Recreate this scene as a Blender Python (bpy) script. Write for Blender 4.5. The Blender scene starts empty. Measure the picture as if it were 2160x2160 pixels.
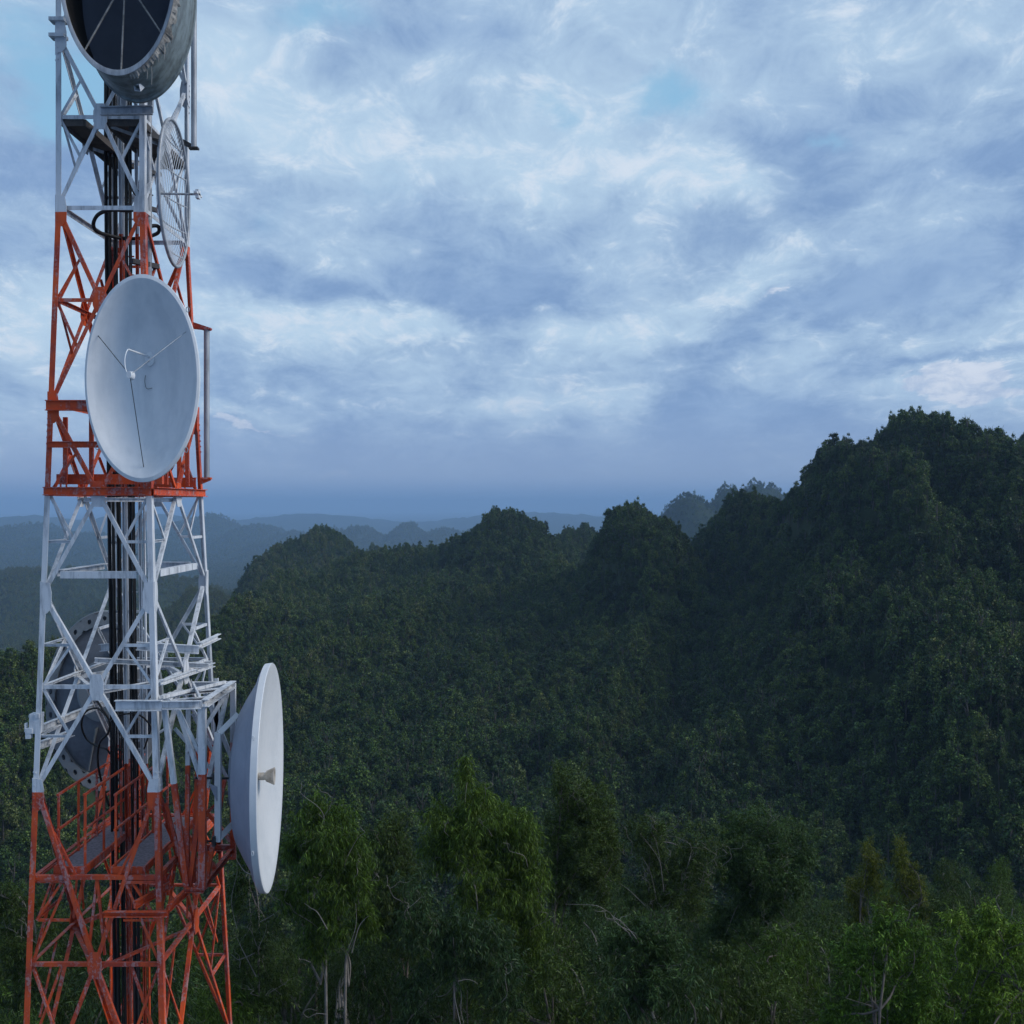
import bpy, math, random
import numpy as np
from mathutils import Vector

random.seed(7)
rng = np.random.default_rng(7)
SC = bpy.context.scene
COL = SC.collection
HC = 30.0            # height of the camera above the ground at the foot of the tower
F = 2560.0           # focal length for a 2160 wide picture
HOR = 1065.0


def P(px, py, Y):
    return Vector(((px - 1080) / F * Y, Y, HC + (HOR - py) / F * Y))


# ------------------------------------------------------------------ materials
def new_mat(name):
    m = bpy.data.materials.new(name)
    m.use_nodes = True
    nt = m.node_tree
    nt.nodes.clear()
    out = nt.nodes.new('ShaderNodeOutputMaterial')
    return m, nt, out


class NT:
    """tiny helper for wiring nodes"""
    def __init__(s, nt):
        s.nt = nt

    def n(s, t, **kw):
        nd = s.nt.nodes.new(t)
        for k, v in kw.items():
            setattr(nd, k, v)
        return nd

    def l(s, a, b):
        s.nt.links.new(a, b)

    def val(s, sock, v):
        if hasattr(v, 'is_linked') or isinstance(v, bpy.types.NodeSocket):
            s.l(v, sock)
        else:
            sock.default_value = v

    def math(s, op, a, b=0.0, c=0.0, clamp=False):
        nd = s.n('ShaderNodeMath', operation=op)
        nd.use_clamp = clamp
        s.val(nd.inputs[0], a)
        s.val(nd.inputs[1], b)
        s.val(nd.inputs[2], c)
        return nd.outputs[0]

    def mix(s, f, a, b, bt='MIX'):
        nd = s.n('ShaderNodeMix', data_type='RGBA', blend_type=bt)
        s.val(nd.inputs[0], f)
        s.val(nd.inputs[6], a)
        s.val(nd.inputs[7], b)
        return nd.outputs[2]

    def noise(s, vec, scale, detail=4.0, rough=.55, dist=0.0):
        nd = s.n('ShaderNodeTexNoise')
        if vec is not None:
            s.l(vec, nd.inputs['Vector'])
        nd.inputs['Scale'].default_value = scale
        nd.inputs['Detail'].default_value = detail
        nd.inputs['Roughness'].default_value = rough
        nd.inputs['Distortion'].default_value = dist
        return nd.outputs['Fac']

    def ramp(s, f, a, b):
        nd = s.n('ShaderNodeMapRange')
        nd.interpolation_type = 'SMOOTHSTEP'
        s.val(nd.inputs[0], f)
        nd.inputs[1].default_value = a
        nd.inputs[2].default_value = b
        return nd.outputs[0]

    def mapping(s, vec, sc=(1, 1, 1), loc=(0, 0, 0), rot=(0, 0, 0)):
        nd = s.n('ShaderNodeMapping')
        s.l(vec, nd.inputs['Vector'])
        nd.inputs['Scale'].default_value = sc
        nd.inputs['Location'].default_value = loc
        nd.inputs['Rotation'].default_value = rot
        return nd.outputs[0]

    def pos(s):
        return s.n('ShaderNodeNewGeometry').outputs['Position']

    def principled(s, out, color, rough=.5, metal=0.0, spec=.5, bump=None, bump_s=.1):
        p = s.n('ShaderNodeBsdfPrincipled')
        s.val(p.inputs['Base Color'], color)
        s.val(p.inputs['Roughness'], rough)
        p.inputs['Metallic'].default_value = metal
        p.inputs['Specular IOR Level'].default_value = spec
        if bump is not None:
            b = s.n('ShaderNodeBump')
            b.inputs['Strength'].default_value = bump_s
            b.inputs['Distance'].default_value = .02
            s.l(bump, b.inputs['Height'])
            s.l(b.outputs[0], p.inputs['Normal'])
        s.l(p.outputs[0], out.inputs['Surface'])
        return p


def C4(r, g, b):
    return (r, g, b, 1.0)


RED, RED2 = C4(.72, .098, .020), C4(.38, .048, .026)
WHT, WHT2 = C4(.70, .73, .77), C4(.33, .36, .40)


def paint_mat(name, mode):
    """weathered steel paint; mode 'bands' = red and white bands by height, else 'red' / 'white' / 'galv' """
    m, nt, out = new_mat(name)
    k = NT(nt)
    pos = k.pos()
    big = k.noise(pos, 1.7, 5, .6)
    streak = k.noise(k.mapping(pos, (9, 9, 1.6)), 1.0, 5, .65)
    fine = k.noise(pos, 24, 5, .7)
    chip = k.ramp(k.math('ADD', k.math('MULTIPLY', fine, .5), k.math('MULTIPLY', streak, .65)), .585, .68)
    red = k.mix(k.ramp(k.math('ADD', k.math('MULTIPLY', big, .6), k.math('MULTIPLY', streak, .4)), .40, .60), RED, RED2)
    red = k.mix(k.math('MULTIPLY', chip, .52), red, C4(.48, .40, .41))
    wht = k.mix(k.ramp(streak, .42, .72), WHT, WHT2)
    wht = k.mix(k.math('MULTIPLY', k.ramp(fine, .6, .78), .5), wht, C4(.24, .21, .19))
    if mode == 'bands':
        z = k.n('ShaderNodeSeparateXYZ')
        k.l(pos, z.inputs[0])
        zz = z.outputs[2]
        b1 = k.math('GREATER_THAN', zz, HC + ZB1)
        b2 = k.math('MULTIPLY', k.math('LESS_THAN', zz, HC + ZB2), k.math('GREATER_THAN', zz, HC + ZB3))
        f = k.math('ADD', b1, b2, clamp=True)
        col = k.mix(f, red, wht)
    elif mode == 'red':
        col = red
    elif mode == 'white':
        col = wht
    else:
        col = k.mix(k.ramp(streak, .35, .7), C4(.46, .49, .53), C4(.25, .27, .30))
    k.principled(out, col, rough=k.math('ADD', .42, k.math('MULTIPLY', fine, .3)), metal=.35 if mode == 'galv' else 0, spec=.4,
                 bump=fine, bump_s=.12)
    return m


def plain_mat(name, col, col2=None, rough=.5, metal=0, scale=3.0, spec=.4, streaky=False, bump_s=.05):
    m, nt, out = new_mat(name)
    k = NT(nt)
    pos = k.pos()
    v = k.mapping(pos, (5, 5, .8)) if streaky else pos
    n1 = k.noise(v, scale, 6, .62)
    n2 = k.noise(pos, scale * 9, 4, .6)
    c = k.mix(k.ramp(k.math('ADD', k.math('MULTIPLY', n1, .75), k.math('MULTIPLY', n2, .25)), .38, .66), C4(*col), C4(*(col2 or col)))
    k.principled(out, c, rough=rough, metal=metal, spec=spec, bump=n2, bump_s=bump_s)
    return m


def leaf_mat(name, stops, trans=.25, patch=None, rough=.5, grade=0.0):
    """stops: colours from darkest to lightest; each tree takes its own mix, each leaf a little of its own"""
    m, nt, out = new_mat(name)
    k = NT(nt)
    oi = k.n('ShaderNodeObjectInfo').outputs['Random']
    ge = k.n('ShaderNodeNewGeometry')
    isl = ge.outputs['Random Per Island']
    cr = k.n('ShaderNodeValToRGB')
    els = cr.color_ramp.elements
    while len(els) < len(stops):
        els.new(.5)
    for i, c in enumerate(stops):
        els[i].position = i / max(1, len(stops) - 1)
        els[i].color = C4(*c)
    big = k.noise(ge.outputs['Position'], .035, 3, .6)
    sx_ = k.n('ShaderNodeSeparateXYZ')
    k.l(ge.outputs['Position'], sx_.inputs[0])
    west = k.math('MULTIPLY', k.math('SUBTRACT', k.math('MULTIPLY', sx_.outputs[0], -.004, clamp=True), .12), grade)   # leaf colour turns paler towards the left
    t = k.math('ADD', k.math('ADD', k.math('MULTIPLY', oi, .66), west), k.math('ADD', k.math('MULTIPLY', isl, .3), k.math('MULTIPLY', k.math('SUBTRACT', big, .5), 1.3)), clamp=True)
    k.l(t, cr.inputs[0])
    col = cr.outputs[0]
    hsv = k.n('ShaderNodeHueSaturation')
    k.l(col, hsv.inputs['Color'])
    k.l(k.math('ADD', .45, k.math('MULTIPLY', k.math('MULTIPLY', isl, isl), 1.55)), hsv.inputs['Value'])  # each leaf's own tone, plus glints painted in as brighter leaf colour
    d = k.n('ShaderNodeBsdfPrincipled')
    k.l(hsv.outputs[0], d.inputs['Base Color'])
    d.inputs['Roughness'].default_value = rough
    d.inputs['Specular IOR Level'].default_value = .25
    tr = k.n('ShaderNodeBsdfTranslucent')
    k.l(k.mix(.5, hsv.outputs[0], C4(.10, .15, .02), 'MIX'), tr.inputs['Color'])
    mx = k.n('ShaderNodeMixShader')
    mx.inputs[0].default_value = trans
    k.l(d.outputs[0], mx.inputs[1])
    k.l(tr.outputs[0], mx.inputs[2])
    k.l(mx.outputs[0], out.inputs['Surface'])
    return m


# ------------------------------------------------------------------ mesh builder
class MB:
    def __init__(s):
        s.v, s.f = [], []

    def add(s, vs, fs):
        o = len(s.v)
        s.v += [tuple(v) for v in vs]
        s.f += [tuple(i + o for i in f) for f in fs]
        return s

    def prism(s, p, q, prof, a, b):
        """extrude profile [(u,v)] (in directions a, b) from p to q"""
        p, q, a, b = Vector(p), Vector(q), Vector(a), Vector(b)
        n = len(prof)
        vs = [p + a * u + b * v for u, v in prof] + [q + a * u + b * v for u, v in prof]
        fs = [(i, (i + 1) % n, n + (i + 1) % n, n + i) for i in range(n)]
        fs += [tuple(range(n))[::-1], tuple(range(n, 2 * n))]
        return s.add(vs, fs)

    def frame(s, p, q, nrm):
        d = (Vector(q) - Vector(p)).normalized()
        nrm = Vector(nrm)
        a = d.cross(nrm)
        if a.length < 1e-4:
            a = d.cross(Vector((1, 0, 0)))
        a.normalize()
        b = a.cross(d).normalized()
        return a, b

    def bar(s, p, q, w, h=None, nrm=(0, 0, 1)):
        h = h or w
        a, b = s.frame(p, q, nrm)
        return s.prism(p, q, [(-w / 2, -h / 2), (w / 2, -h / 2), (w / 2, h / 2), (-w / 2, h / 2)], a, b)

    def angle(s, p, q, w, t, nrm, flip=1, w2=None):
        """L section: one flange lies in the face (normal nrm), the other points inwards (-nrm)"""
        a, b = s.frame(p, q, nrm)
        a = a * flip
        w2 = w2 or w
        return s.prism(p, q, [(-w / 2, 0), (w / 2, 0), (w / 2, -t), (-w / 2 + t, -t), (-w / 2 + t, -w2), (-w / 2, -w2)], a, b)

    def channel(s, p, q, w, h, t, nrm=(0, 0, 1), flip=1):
        """C section, h tall along nrm, w wide"""
        a, b = s.frame(p, q, nrm)
        a = a * flip
        y = h / 2
        return s.prism(p, q, [(0, -y), (w, -y), (w, -y + t), (t, -y + t), (t, y - t), (w, y - t), (w, y), (0, y)], a, b)

    def ibeam(s, p, q, w, h, t, nrm=(0, 0, 1)):
        a, b = s.frame(p, q, nrm)
        x, y = w / 2, h / 2
        return s.prism(p, q, [(-x, -y), (x, -y), (x, -y + t), (t / 2, -y + t), (t / 2, y - t), (x, y - t), (x, y), (-x, y),
                              (-x, y - t), (-t / 2, y - t), (-t / 2, -y + t), (-x, -y + t)], a, b)

    def tube(s, pts, r, n=8, cap=True):
        pts = [Vector(p) for p in pts]
        rr = r if isinstance(r, (list, tuple)) else [r] * len(pts)
        vs = []
        prev = None
        for i, p in enumerate(pts):
            d = (pts[min(i + 1, len(pts) - 1)] - pts[max(i - 1, 0)]).normalized()
            if prev is None:
                a = d.cross(Vector((.3, .2, 1)) if abs(d.z) < .9 else Vector((1, .1, 0))).normalized()
            else:
                a = (prev - d * prev.dot(d)).normalized()
            prev = a
            b = d.cross(a)
            for j in range(n):
                t = 2 * math.pi * j / n
                vs.append(p + (a * math.cos(t) + b * math.sin(t)) * rr[i])
        fs = []
        for i in range(len(pts) - 1):
            for j in range(n):
                fs.append((i * n + j, i * n + (j + 1) % n, (i + 1) * n + (j + 1) % n, (i + 1) * n + j))
        if cap:
            fs.append(tuple(range(n))[::-1])
            fs.append(tuple(range((len(pts) - 1) * n, len(pts) * n)))
        return s.add(vs, fs)

    def plate(s, poly, nrm, t):
        nrm = Vector(nrm).normalized() * t
        poly = [Vector(p) for p in poly]
        n = len(poly)
        vs = [p - nrm / 2 for p in poly] + [p + nrm / 2 for p in poly]
        fs = [(i, (i + 1) % n, n + (i + 1) % n, n + i) for i in range(n)]
        fs += [tuple(range(n))[::-1], tuple(range(n, 2 * n))]
        return s.add(vs, fs)

    def lathe(s, c, h, up, nv, prof, seg=48, closed=False, a0=0, a1=2 * math.pi):
        """profile [(rho, ax)]: c + rho*(cos*h + sin*up) + ax*nv"""
        c, h, up, nv = Vector(c), Vector(h), Vector(up), Vector(nv)
        full = abs(a1 - a0 - 2 * math.pi) < 1e-6
        m = seg if full else seg + 1
        n = len(prof)
        vs = []
        for j in range(m):
            t = a0 + (a1 - a0) * j / seg
            e = h * math.cos(t) + up * math.sin(t)
            vs += [c + e * r + nv * ax for r, ax in prof]
        fs = []
        for j in range(seg):
            j2 = (j + 1) % m
            for i in range(n if closed else n - 1):
                i2 = (i + 1) % n
                fs.append((j * n + i, j2 * n + i, j2 * n + i2, j * n + i2))
        return s.add(vs, fs)

    def box(s, c, sx, sy, sz):
        c = Vector(c)
        return s.bar(c - Vector((0, 0, sz / 2)), c + Vector((0, 0, sz / 2)), sx, sy, (0, 1, 0))

    def build(s, name, mat, parent=None, smooth=None):
        me = bpy.data.meshes.new(name)
        off = Vector((0, 0, 0))
        if parent is not None:
            off = Vector(parent.get('_o', (0, 0, 0)))
        me.from_pydata([(v[0] - off[0], v[1] - off[1], v[2] - off[2]) for v in s.v], [], s.f)
        me.update()
        if mat:
            me.materials.append(mat)
        if smooth:
            me.shade_smooth()
            me.set_sharp_from_angle(angle=smooth)
        o = bpy.data.objects.new(name, me)
        COL.objects.link(o)
        if parent is not None:
            o.parent = parent
            o['_o'] = tuple(off)
        return o


def tag(o, label=None, cat=None, group=None, kind=None):
    if label:
        o['label'] = label
    if cat:
        o['category'] = cat
    if group:
        o['group'] = group
    if kind:
        o['kind'] = kind
    return o


def thing(name, loc, label, cat, group=None):
    o = bpy.data.objects.new(name, None)
    o.empty_display_size = .2
    COL.objects.link(o)
    o.location = loc
    o['_o'] = tuple(loc)
    return tag(o, label, cat, group)


def quads_mesh(name, V, mats, nper=4, idx=None):
    """V: (n*nper,3) array, faces of nper consecutive verts"""
    me = bpy.data.meshes.new(name)
    n = len(V) // nper
    me.vertices.add(len(V))
    me.vertices.foreach_set('co', V.astype(np.float32).ravel())
    me.loops.add(len(V))
    me.loops.foreach_set('vertex_index', np.arange(len(V), dtype=np.int32))
    me.polygons.add(n)
    me.polygons.foreach_set('loop_start', np.arange(0, len(V), nper, dtype=np.int32))
    me.update(calc_edges=True)
    for m in mats:
        me.materials.append(m)
    return me


# ------------------------------------------------------------------ tower geometry
YC = 18.97


def hd(r):
    return 1.475 - .056 * min(r, 4.3)


def xc(r):
    return -5.97 - .0116 * min(r, 4.3)


def LEG(i, r, inset=0.0):
    sx = (-1, 1, 1, -1)[i]
    sy = (-1, -1, 1, 1)[i]
    d = hd(r)
    return Vector((xc(r) + sx * (.526 * d - inset), YC + sy * (d - inset), HC + r))


def RF(py):
    r = 0
    for _ in range(6):
        r = (HOR - py) / F * (YC - hd(r))
    return r


ZB1, ZB2, ZB3 = RF(447), RF(1046), RF(1671)

M = {}
M['tower'] = paint_mat('tower_paint', 'bands')
M['red'] = paint_mat('red_paint', 'red')
M['white'] = paint_mat('white_paint', 'white')
M['galv'] = paint_mat('galvanised_steel', 'galv')
M['dish'] = plain_mat('dish_paint', (.76, .79, .82), (.64, .68, .72), rough=.45, scale=.8, streaky=True)
M['dish_clean'] = plain_mat('clean_white_dish', (.74, .76, .78), (.64, .67, .70), rough=.4, scale=1.1)
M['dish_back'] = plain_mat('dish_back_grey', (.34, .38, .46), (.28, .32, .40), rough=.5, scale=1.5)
M['shroud'] = plain_mat('weathered_drum', (.22, .27, .28), (.10, .12, .125), rough=.5, scale=1.4, streaky=True)
M['reflector'] = plain_mat('dark_reflector', (.085, .100, .135), (.068, .080, .11), rough=.55, scale=1.5)
M['absorber'] = plain_mat('black_absorber', (.012, .011, .011), (.022, .018, .017), rough=.9, scale=5)
M['fabric'] = plain_mat('torn_fabric', (.34, .33, .31), (.12, .115, .11), rough=.9, scale=4)
M['black'] = plain_mat('black_cable', (.012, .012, .013), (.02, .02, .022), rough=.55, scale=8)
M['dark_steel'] = plain_mat('dark_steel', (.06, .06, .065), (.03, .03, .03), rough=.6, scale=6)
M['hornm'] = plain_mat('beige_horn', (.42, .385, .34), (.24, .21, .175), rough=.7, scale=9)
M['grating'] = plain_mat('grating', (.30, .26, .29), (.15, .13, .15), rough=.8, scale=22, bump_s=.6)
M['plank'] = plain_mat('dark_plank', (.11, .095, .085), (.055, .05, .05), rough=.8, scale=5)
M['rear_dish'] = plain_mat('grey_rear_dish', (.24, .27, .29), (.15, .175, .20), rough=.55, scale=1.6)
M['dark_slate'] = plain_mat('dark_slate', (.16, .18, .21), (.10, .115, .14), rough=.6, scale=2)

tower = thing('lattice_tower', (xc(0), YC, 0.0), 'red and white banded steel lattice tower rising along the left of the view', 'tower')

NODES = [RF(-330), RF(70), RF(437), RF(852), RF(1253), RF(1668), RF(2420), -16.0, -23.0, -29.6]
CENT = [RF(-130), RF(245), RF(632), RF(1042), RF(1450), RF(2037)] + [(NODES[i] + NODES[i + 1]) / 2 for i in range(6, 9)]
FACES = [(0, 1, Vector((0, -1, 0))), (1, 2, Vector((1, 0, 0))), (2, 3, Vector((0, 1, 0))), (3, 0, Vector((-1, 0, 0)))]

# legs: angle section with the heel outwards
for i in range(4):
    mb = MB()
    sx = (-1, 1, 1, -1)[i]
    sy = (-1, -1, 1, 1)[i]
    w, t = .112, .014
    for ra, rb in ((NODES[0] + .0, 4.3), (4.3, NODES[-1] - .4)):
        mb.prism(LEG(i, ra), LEG(i, rb), [(0, 0), (w * .7, 0), (w * .7, t), (t, t), (t, w), (0, w)], (-sx, 0, 0), (0, -sy, 0))
    # splice plates with step bolts
    for rs in (RF(1630), RF(870), RF(60)):
        for kk in range(6):
            q = LEG(i, rs - .09 * kk)
            mb.bar(q + Vector((-sx * .03, sy * .02, 0)), q + Vector((-sx * .03, sy * -.03, 0)), .022, .022)
            mb.bar(q + Vector((sx * .02, -sy * .04, 0)), q + Vector((-sx * .03, -sy * .04, 0)), .022, .022)
    mb.build('leg', M['tower'], tower)

nstrut = 0
strut_rest = MB()
for (i, j, nrm) in FACES:
    for pi in range(len(NODES) - 1):
        rt, rb, rc = NODES[pi], NODES[pi + 1], CENT[pi]
        below = pi >= 6
        ins = nrm * -.012

        def mid(r, u):
            return LEG(i, r).lerp(LEG(j, r), u) + ins
        dt = .10
        cpt = mid(rc, .5)
        A, B = mid(rt - dt, .05), mid(rt - dt, .95)
        Cc, D = mid(rb + dt, .05), mid(rb + dt, .95)
        w = .056 if pi < 4 else .060
        e1 = nrm * -.012
        MB().angle(A, cpt, w, .01, nrm).angle(cpt, D, w, .01, nrm).build('diagonal_brace', M['tower'], tower)
        MB().angle(B + e1, cpt + e1, w, .01, nrm, -1).angle(cpt + e1, Cc + e1, w, .01, nrm, -1).build('diagonal_brace', M['tower'], tower)
        # horizontals through the crossing
        if pi != 3 or True:
            MB().angle(mid(rc, .03) + e1 * 2, mid(rc, .97) + e1 * 2, .056, .009, nrm).build('horizontal_brace', M['tower'], tower)
        if pi in (1, 2):
            MB().angle(mid(rb, .03) + e1 * 2, mid(rb, .97) + e1 * 2, .062, .009, nrm).build('horizontal_brace', M['tower'], tower)
        if pi == 3:
            r2 = RF(1213) if True else 0
            MB().angle(mid(r2, .16) + e1 * 2, mid(r2, .84) + e1 * 2, .10, .012, nrm).build('horizontal_brace', M['tower'], tower)
        if pi == 5:
            r2 = RF(1853)
            MB().angle(mid(r2, .03) + e1 * 2, mid(r2, .97) + e1 * 2, .062, .009, nrm, 1).build('horizontal_brace', M['tower'], tower)
        if pi == 5:
            e4 = e1 * 5
            for ra, ua, rb2, ub in ((RF(1853), .5, rc + .12, .44), (RF(1853), .5, rc + .12, .56), (RF(1853), .26, RF(1945), .05), (RF(1853), .74, RF(1945), .95),
                                    (RF(1760), .16, RF(1853), .34), (RF(1760), .84, RF(1853), .66), (RF(1945), .06, RF(1945), .30), (RF(1945), .94, RF(1945), .70),
                                    (RF(2037), .25, RF(2170), .10), (RF(2037), .75, RF(2170), .90)):
                MB().angle(mid(ra, ua) + e4, mid(rb2, ub) + e4, .034, .007, nrm).build('sub_brace', M['tower'], tower)
        # gusset at the crossing
        if not below:
            a = (LEG(j, rc) - LEG(i, rc)).normalized()
            u = Vector((0, 0, 1))
            gw = .10 if abs(nrm.y) > .5 else .15
            q = cpt + nrm * .006
            poly = [q + a * (gw * cx) + u * (.15 * cz) for cx, cz in ((-.6, -1.25), (.6, -1.25), (1, -.5), (1, .5), (.6, 1.25), (-.6, 1.25), (-1, .5), (-1, -.5))]
            gp = MB().plate(poly, nrm, .012)
            gp.build('gusset_plate', M['tower'], tower)
            bb = MB()
            for cx, cz in ((-.55, -.9), (.55, -.9), (-.55, .9), (.55, .9), (-.3, -.45), (.3, .45)):
                qq = q + a * gw * cx + u * .15 * cz
                bb.bar(qq, qq + nrm * .022, .022, .022)
            for (L, sgn) in ((i, 1), (j, -1)):
                for rr in (rt - .02,):
                    q2 = LEG(L, rr) + nrm * .004 + a * sgn * .075
                    poly = [q2 + a * (sgn * .085 * cx) + u * (.2 * cz) for cx, cz in ((-.85, 1), (.7, .9), (1, .2), (1, -.9), (.2, -1.3), (-.85, -1.3))]
                    MB().plate(poly, nrm, .012).build('gusset_plate', M['tower'], tower)
        # redundant struts from the leg at mid height to the middles of the diagonals
        if not below:
            for L, u in ((i, 0.0), (j, 1.0)):
                lp = mid(rc, .03 if u == 0 else .97) + e1 * 3
                top = A if u == 0 else B
                bot = Cc if u == 0 else D
                for k2, endp in ((0, top), (1, bot)):
                    mp = endp.lerp(cpt, .5) + e1 * 3
                    if nstrut < 96:
                        MB().angle(lp, mp, .036, .007, nrm).build('strut', M['tower'], tower)
                    else:
                        strut_rest.angle(lp, mp, .036, .007, nrm)
                    nstrut += 1
                    if (pi == 3 and k2 == 1) or pi in (4, 5):
                        lr = mp.z - HC
                        lq = mid(lr, .02 if u == 0 else .98) + e1 * 3
                        MB().angle(lq, mp, .042, .007, Vector((0, 0, 1))).build('tie_bar', M['tower'], tower)
# plan bracing: mid of one face to mid of the next
for pi in (1, 3, 4, 5):
    rc = CENT[pi]
    ms = [LEG(i, rc).lerp(LEG(j, rc), .5) for i, j, n in FACES]
    for a in range(4):
        z = Vector((0, 0, -.05))
        MB().angle(ms[a].lerp(ms[(a + 1) % 4], .03) + z, ms[(a + 1) % 4].lerp(ms[a], .03) + z, .06, .008, (0, 0, 1)).build('plan_brace', M['tower'], tower)
if strut_rest.v:
    tag(strut_rest.build('strut', M['tower'], tower), kind='stuff')

# flange shoulders near the top of the left front leg
for py in (42, 76):
    r = RF(py)
    c = LEG(0, r)
    MB().box(c + Vector((.03, .03, 0)), .22, .2, .05).build('splice_flange', M['tower'], tower)

# ladder and cable tray in the core
def core(px, Y, r):
    """x of a vertical run that leans with the tower, given its pixel at the horizon"""
    return Vector(((px - 1080) / F * Y + (xc(r) - xc(0)), Y, HC + r))


mb = MB()
for px in (262, 289):
    mb.bar(core(px, 19.55, 8.6), core(px, 19.55, -29), .028, .06, (0, 1, 0))
mb.build('ladder_rail', M['tower'], tower)
mb = MB()
r = 8.5
while r > -14:
    mb.bar(core(262, 19.55, r), core(289, 19.55, r), .022, .022)
    r -= .3
mb.build('ladder_rung', M['tower'], tower)
for px, w in ((257, .05), (291, .045), (300, .025)):
    mb = MB()
    mb.channel(core(px, 19.2, 8.6) , core(px, 19.2, -29), .05, w, .008, (1, 0, 0))
    mb.build('cable_tray', M['tower'], tower)
mb = MB()
r = 8.2
while r > -14:
    mb.bar(core(226, 19.36, r), core(302, 19.36, r), .03, .04)
    r -= 1.1
mb.build('cable_bracket', M['tower'], tower)

# walkways with railings
def walkway(parent, x0, x1, y0, y1, r, rails, posts, floor_mat, edge_mat):
    z = HC + r
    w = thing_part = None
    mb = MB()
    mb.box(Vector(((x0 + x1) / 2, (y0 + y1) / 2, z)), x1 - x0 - .04, y1 - y0 - .04, .02)
    fl = mb.build('walkway', floor_mat, parent)
    mb = MB()
    for x in (x0, x1):
        mb.bar((x, y0, z - .02), (x, y1, z - .02), .03, .1, (0, 0, 1))
    for y in (y0, y1):
        mb.bar((x0 + .016, y, z - .02), (x1 - .016, y, z - .02), .03, .1, (0, 0, 1))
    o = mb.build('edge_channel', edge_mat, fl)
    for x in rails:
        mb = MB()
        for h in (1.05, .55):
            mb.bar((x, y0, z + h), (x, y1, z + h), .03, .03)
        for y in posts:
            mb.bar((x, y, z), (x, y, z + 1.035), .03, .03, (0, 1, 0))
        mb.build('railing', edge_mat, fl)
    return fl


rw = -5.20
walkway(tower, -6.54, -6.10, 17.35, 20.2, rw, (-6.50, -6.12), (17.4, 18.2, 19.0, 19.9), M['grating'], M['red'])
walkway(tower, -5.72, -5.26, 17.35, 20.2, rw, (-5.68,), (17.4, 18.3, 19.2, 20.0), M['grating'], M['red'])
ru = 5.63
walkway(tower, -6.60, -6.27, 17.82, 20.1, ru, (), (), M['plank'], M['plank'])
walkway(tower, -5.95, -5.42, 17.82, 20.1, ru, (), (), M['plank'], M['plank'])

# beams that carry the round dish in the red section
MB().ibeam((-6.72, 17.5, HC + RF(856)), (-5.15, 17.5, HC + RF(856)), .10, .15, .012).build('dish_beam', M['red'], tower)
MB().channel((-6.74, 17.95, HC + .38), (-5.16, 17.95, HC + .38), .06, .15, .012, flip=-1).build('dish_beam', M['red'], tower)
MB().channel((-6.78, 19.5, HC + .36), (-5.08, 19.5, HC + .36), .06, .16, .012, flip=-1).build('dish_beam', M['red'], tower)
MB().channel((-6.70, 17.52, HC + RF(938)), (-5.2, 17.52, HC + RF(938)), .05, .09, .01).build('dish_beam', M['red'], tower)
for px, Y in ((138, 17.9), (193, 17.9), (395, 19.4), (378, 19.4), (350, 18.0)):
    a = P(px, 880 if px < 300 else 930, Y)
    MB().bar(a, Vector((a.x, a.y, HC + .30)), .06, .05, (0, 1, 0)).build('dish_post', M['red'], tower)
# red bottom deck of that section
for i, j, nrm in FACES[:2]:
    a, b = LEG(i, RF(1036)) + nrm * .03, LEG(j, RF(1036)) + nrm * .03
    MB().channel(a, b, .05, .12, .012, (0, 0, 1)).build('deck_beam', M['tower'], tower)
# stubs and brackets along the deck
mb = MB()
for px in (118, 128, 140, 178, 195, 365, 390, 412):
    q = P(px, 1037, 17.55 if px < 300 else 19.6)
    mb.bar(q, q + Vector((0, 0, .12)), .02, .02, (0, 1, 0))
mb.build('anchor_bolt', M['red'], tower)

# ------------------------------------------------------------------ outrigger cage at the right
cage = tower
xo, yo1, yo2 = -4.43, 17.3, 19.15
rt_, rb_ = -2.84, -5.50
T = lambda x, y, r: Vector((x, y, HC + r))
parts = [
    ('outrigger_beam', T(-5.62, 17.22, rt_), T(-4.96, 17.22, rt_), .08, .15, 'w'),
    ('outrigger_beam', T(-4.96, 17.24, rt_), T(xo, yo1, rt_), .08, .12, 'w'),
    ('outrigger_beam', T(xo, yo1, rt_ + .01), T(xo - .02, yo2, rt_ + .01), .10, .11, 'w'),
    ('outrigger_beam', T(-5.05, yo2, rt_), T(xo, yo2, rt_), .08, .11, 'w'),
    ('outrigger_beam', T(-4.98, 17.6, rt_ - .01), T(xo + .02, 18.0, rt_ - .01), .09, .06, 'w'),
    ('outrigger_beam', T(-5.02, 18.2, rt_ + .02), T(xo + .02, 18.6, rt_ + .02), .12, .05, 'w'),
    ('outrigger_beam', T(-5.7, 17.0, rb_ - .22), T(-4.82, 17.0, rb_ - .22), .07, .08, 'r'),
    ('outrigger_beam', T(-5.32, 17.05, rb_ - .12), T(-5.02, 17.75, rb_ - .06), .05, .11, 'r'),
    ('outrigger_beam', T(-4.84, 17.03, rb_ - .16), T(-4.66, 17.5, rb_ - .02), .05, .10, 'r'),
    ('outrigger_beam', T(-4.66, yo1 + .05, rb_), T(xo + .03, yo1 + .05, rb_), .06, .07, 'r'),
    ('outrigger_beam', T(xo, yo1 + .08, rb_ + .05), T(xo - .02, yo2, rb_ + .05), .06, .1, 'r'),
    ('outrigger_beam', T(-5.0, yo2, rb_ + .1), T(xo, yo2, rb_ + .1), .06, .1, 'r'),
]
for nm, a, b, w, h, c in parts:
    MB().channel(a, b, w, h, .012, (0, 0, 1), 1).build(nm, M['white' if c == 'w' else 'red'], tower)


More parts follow.
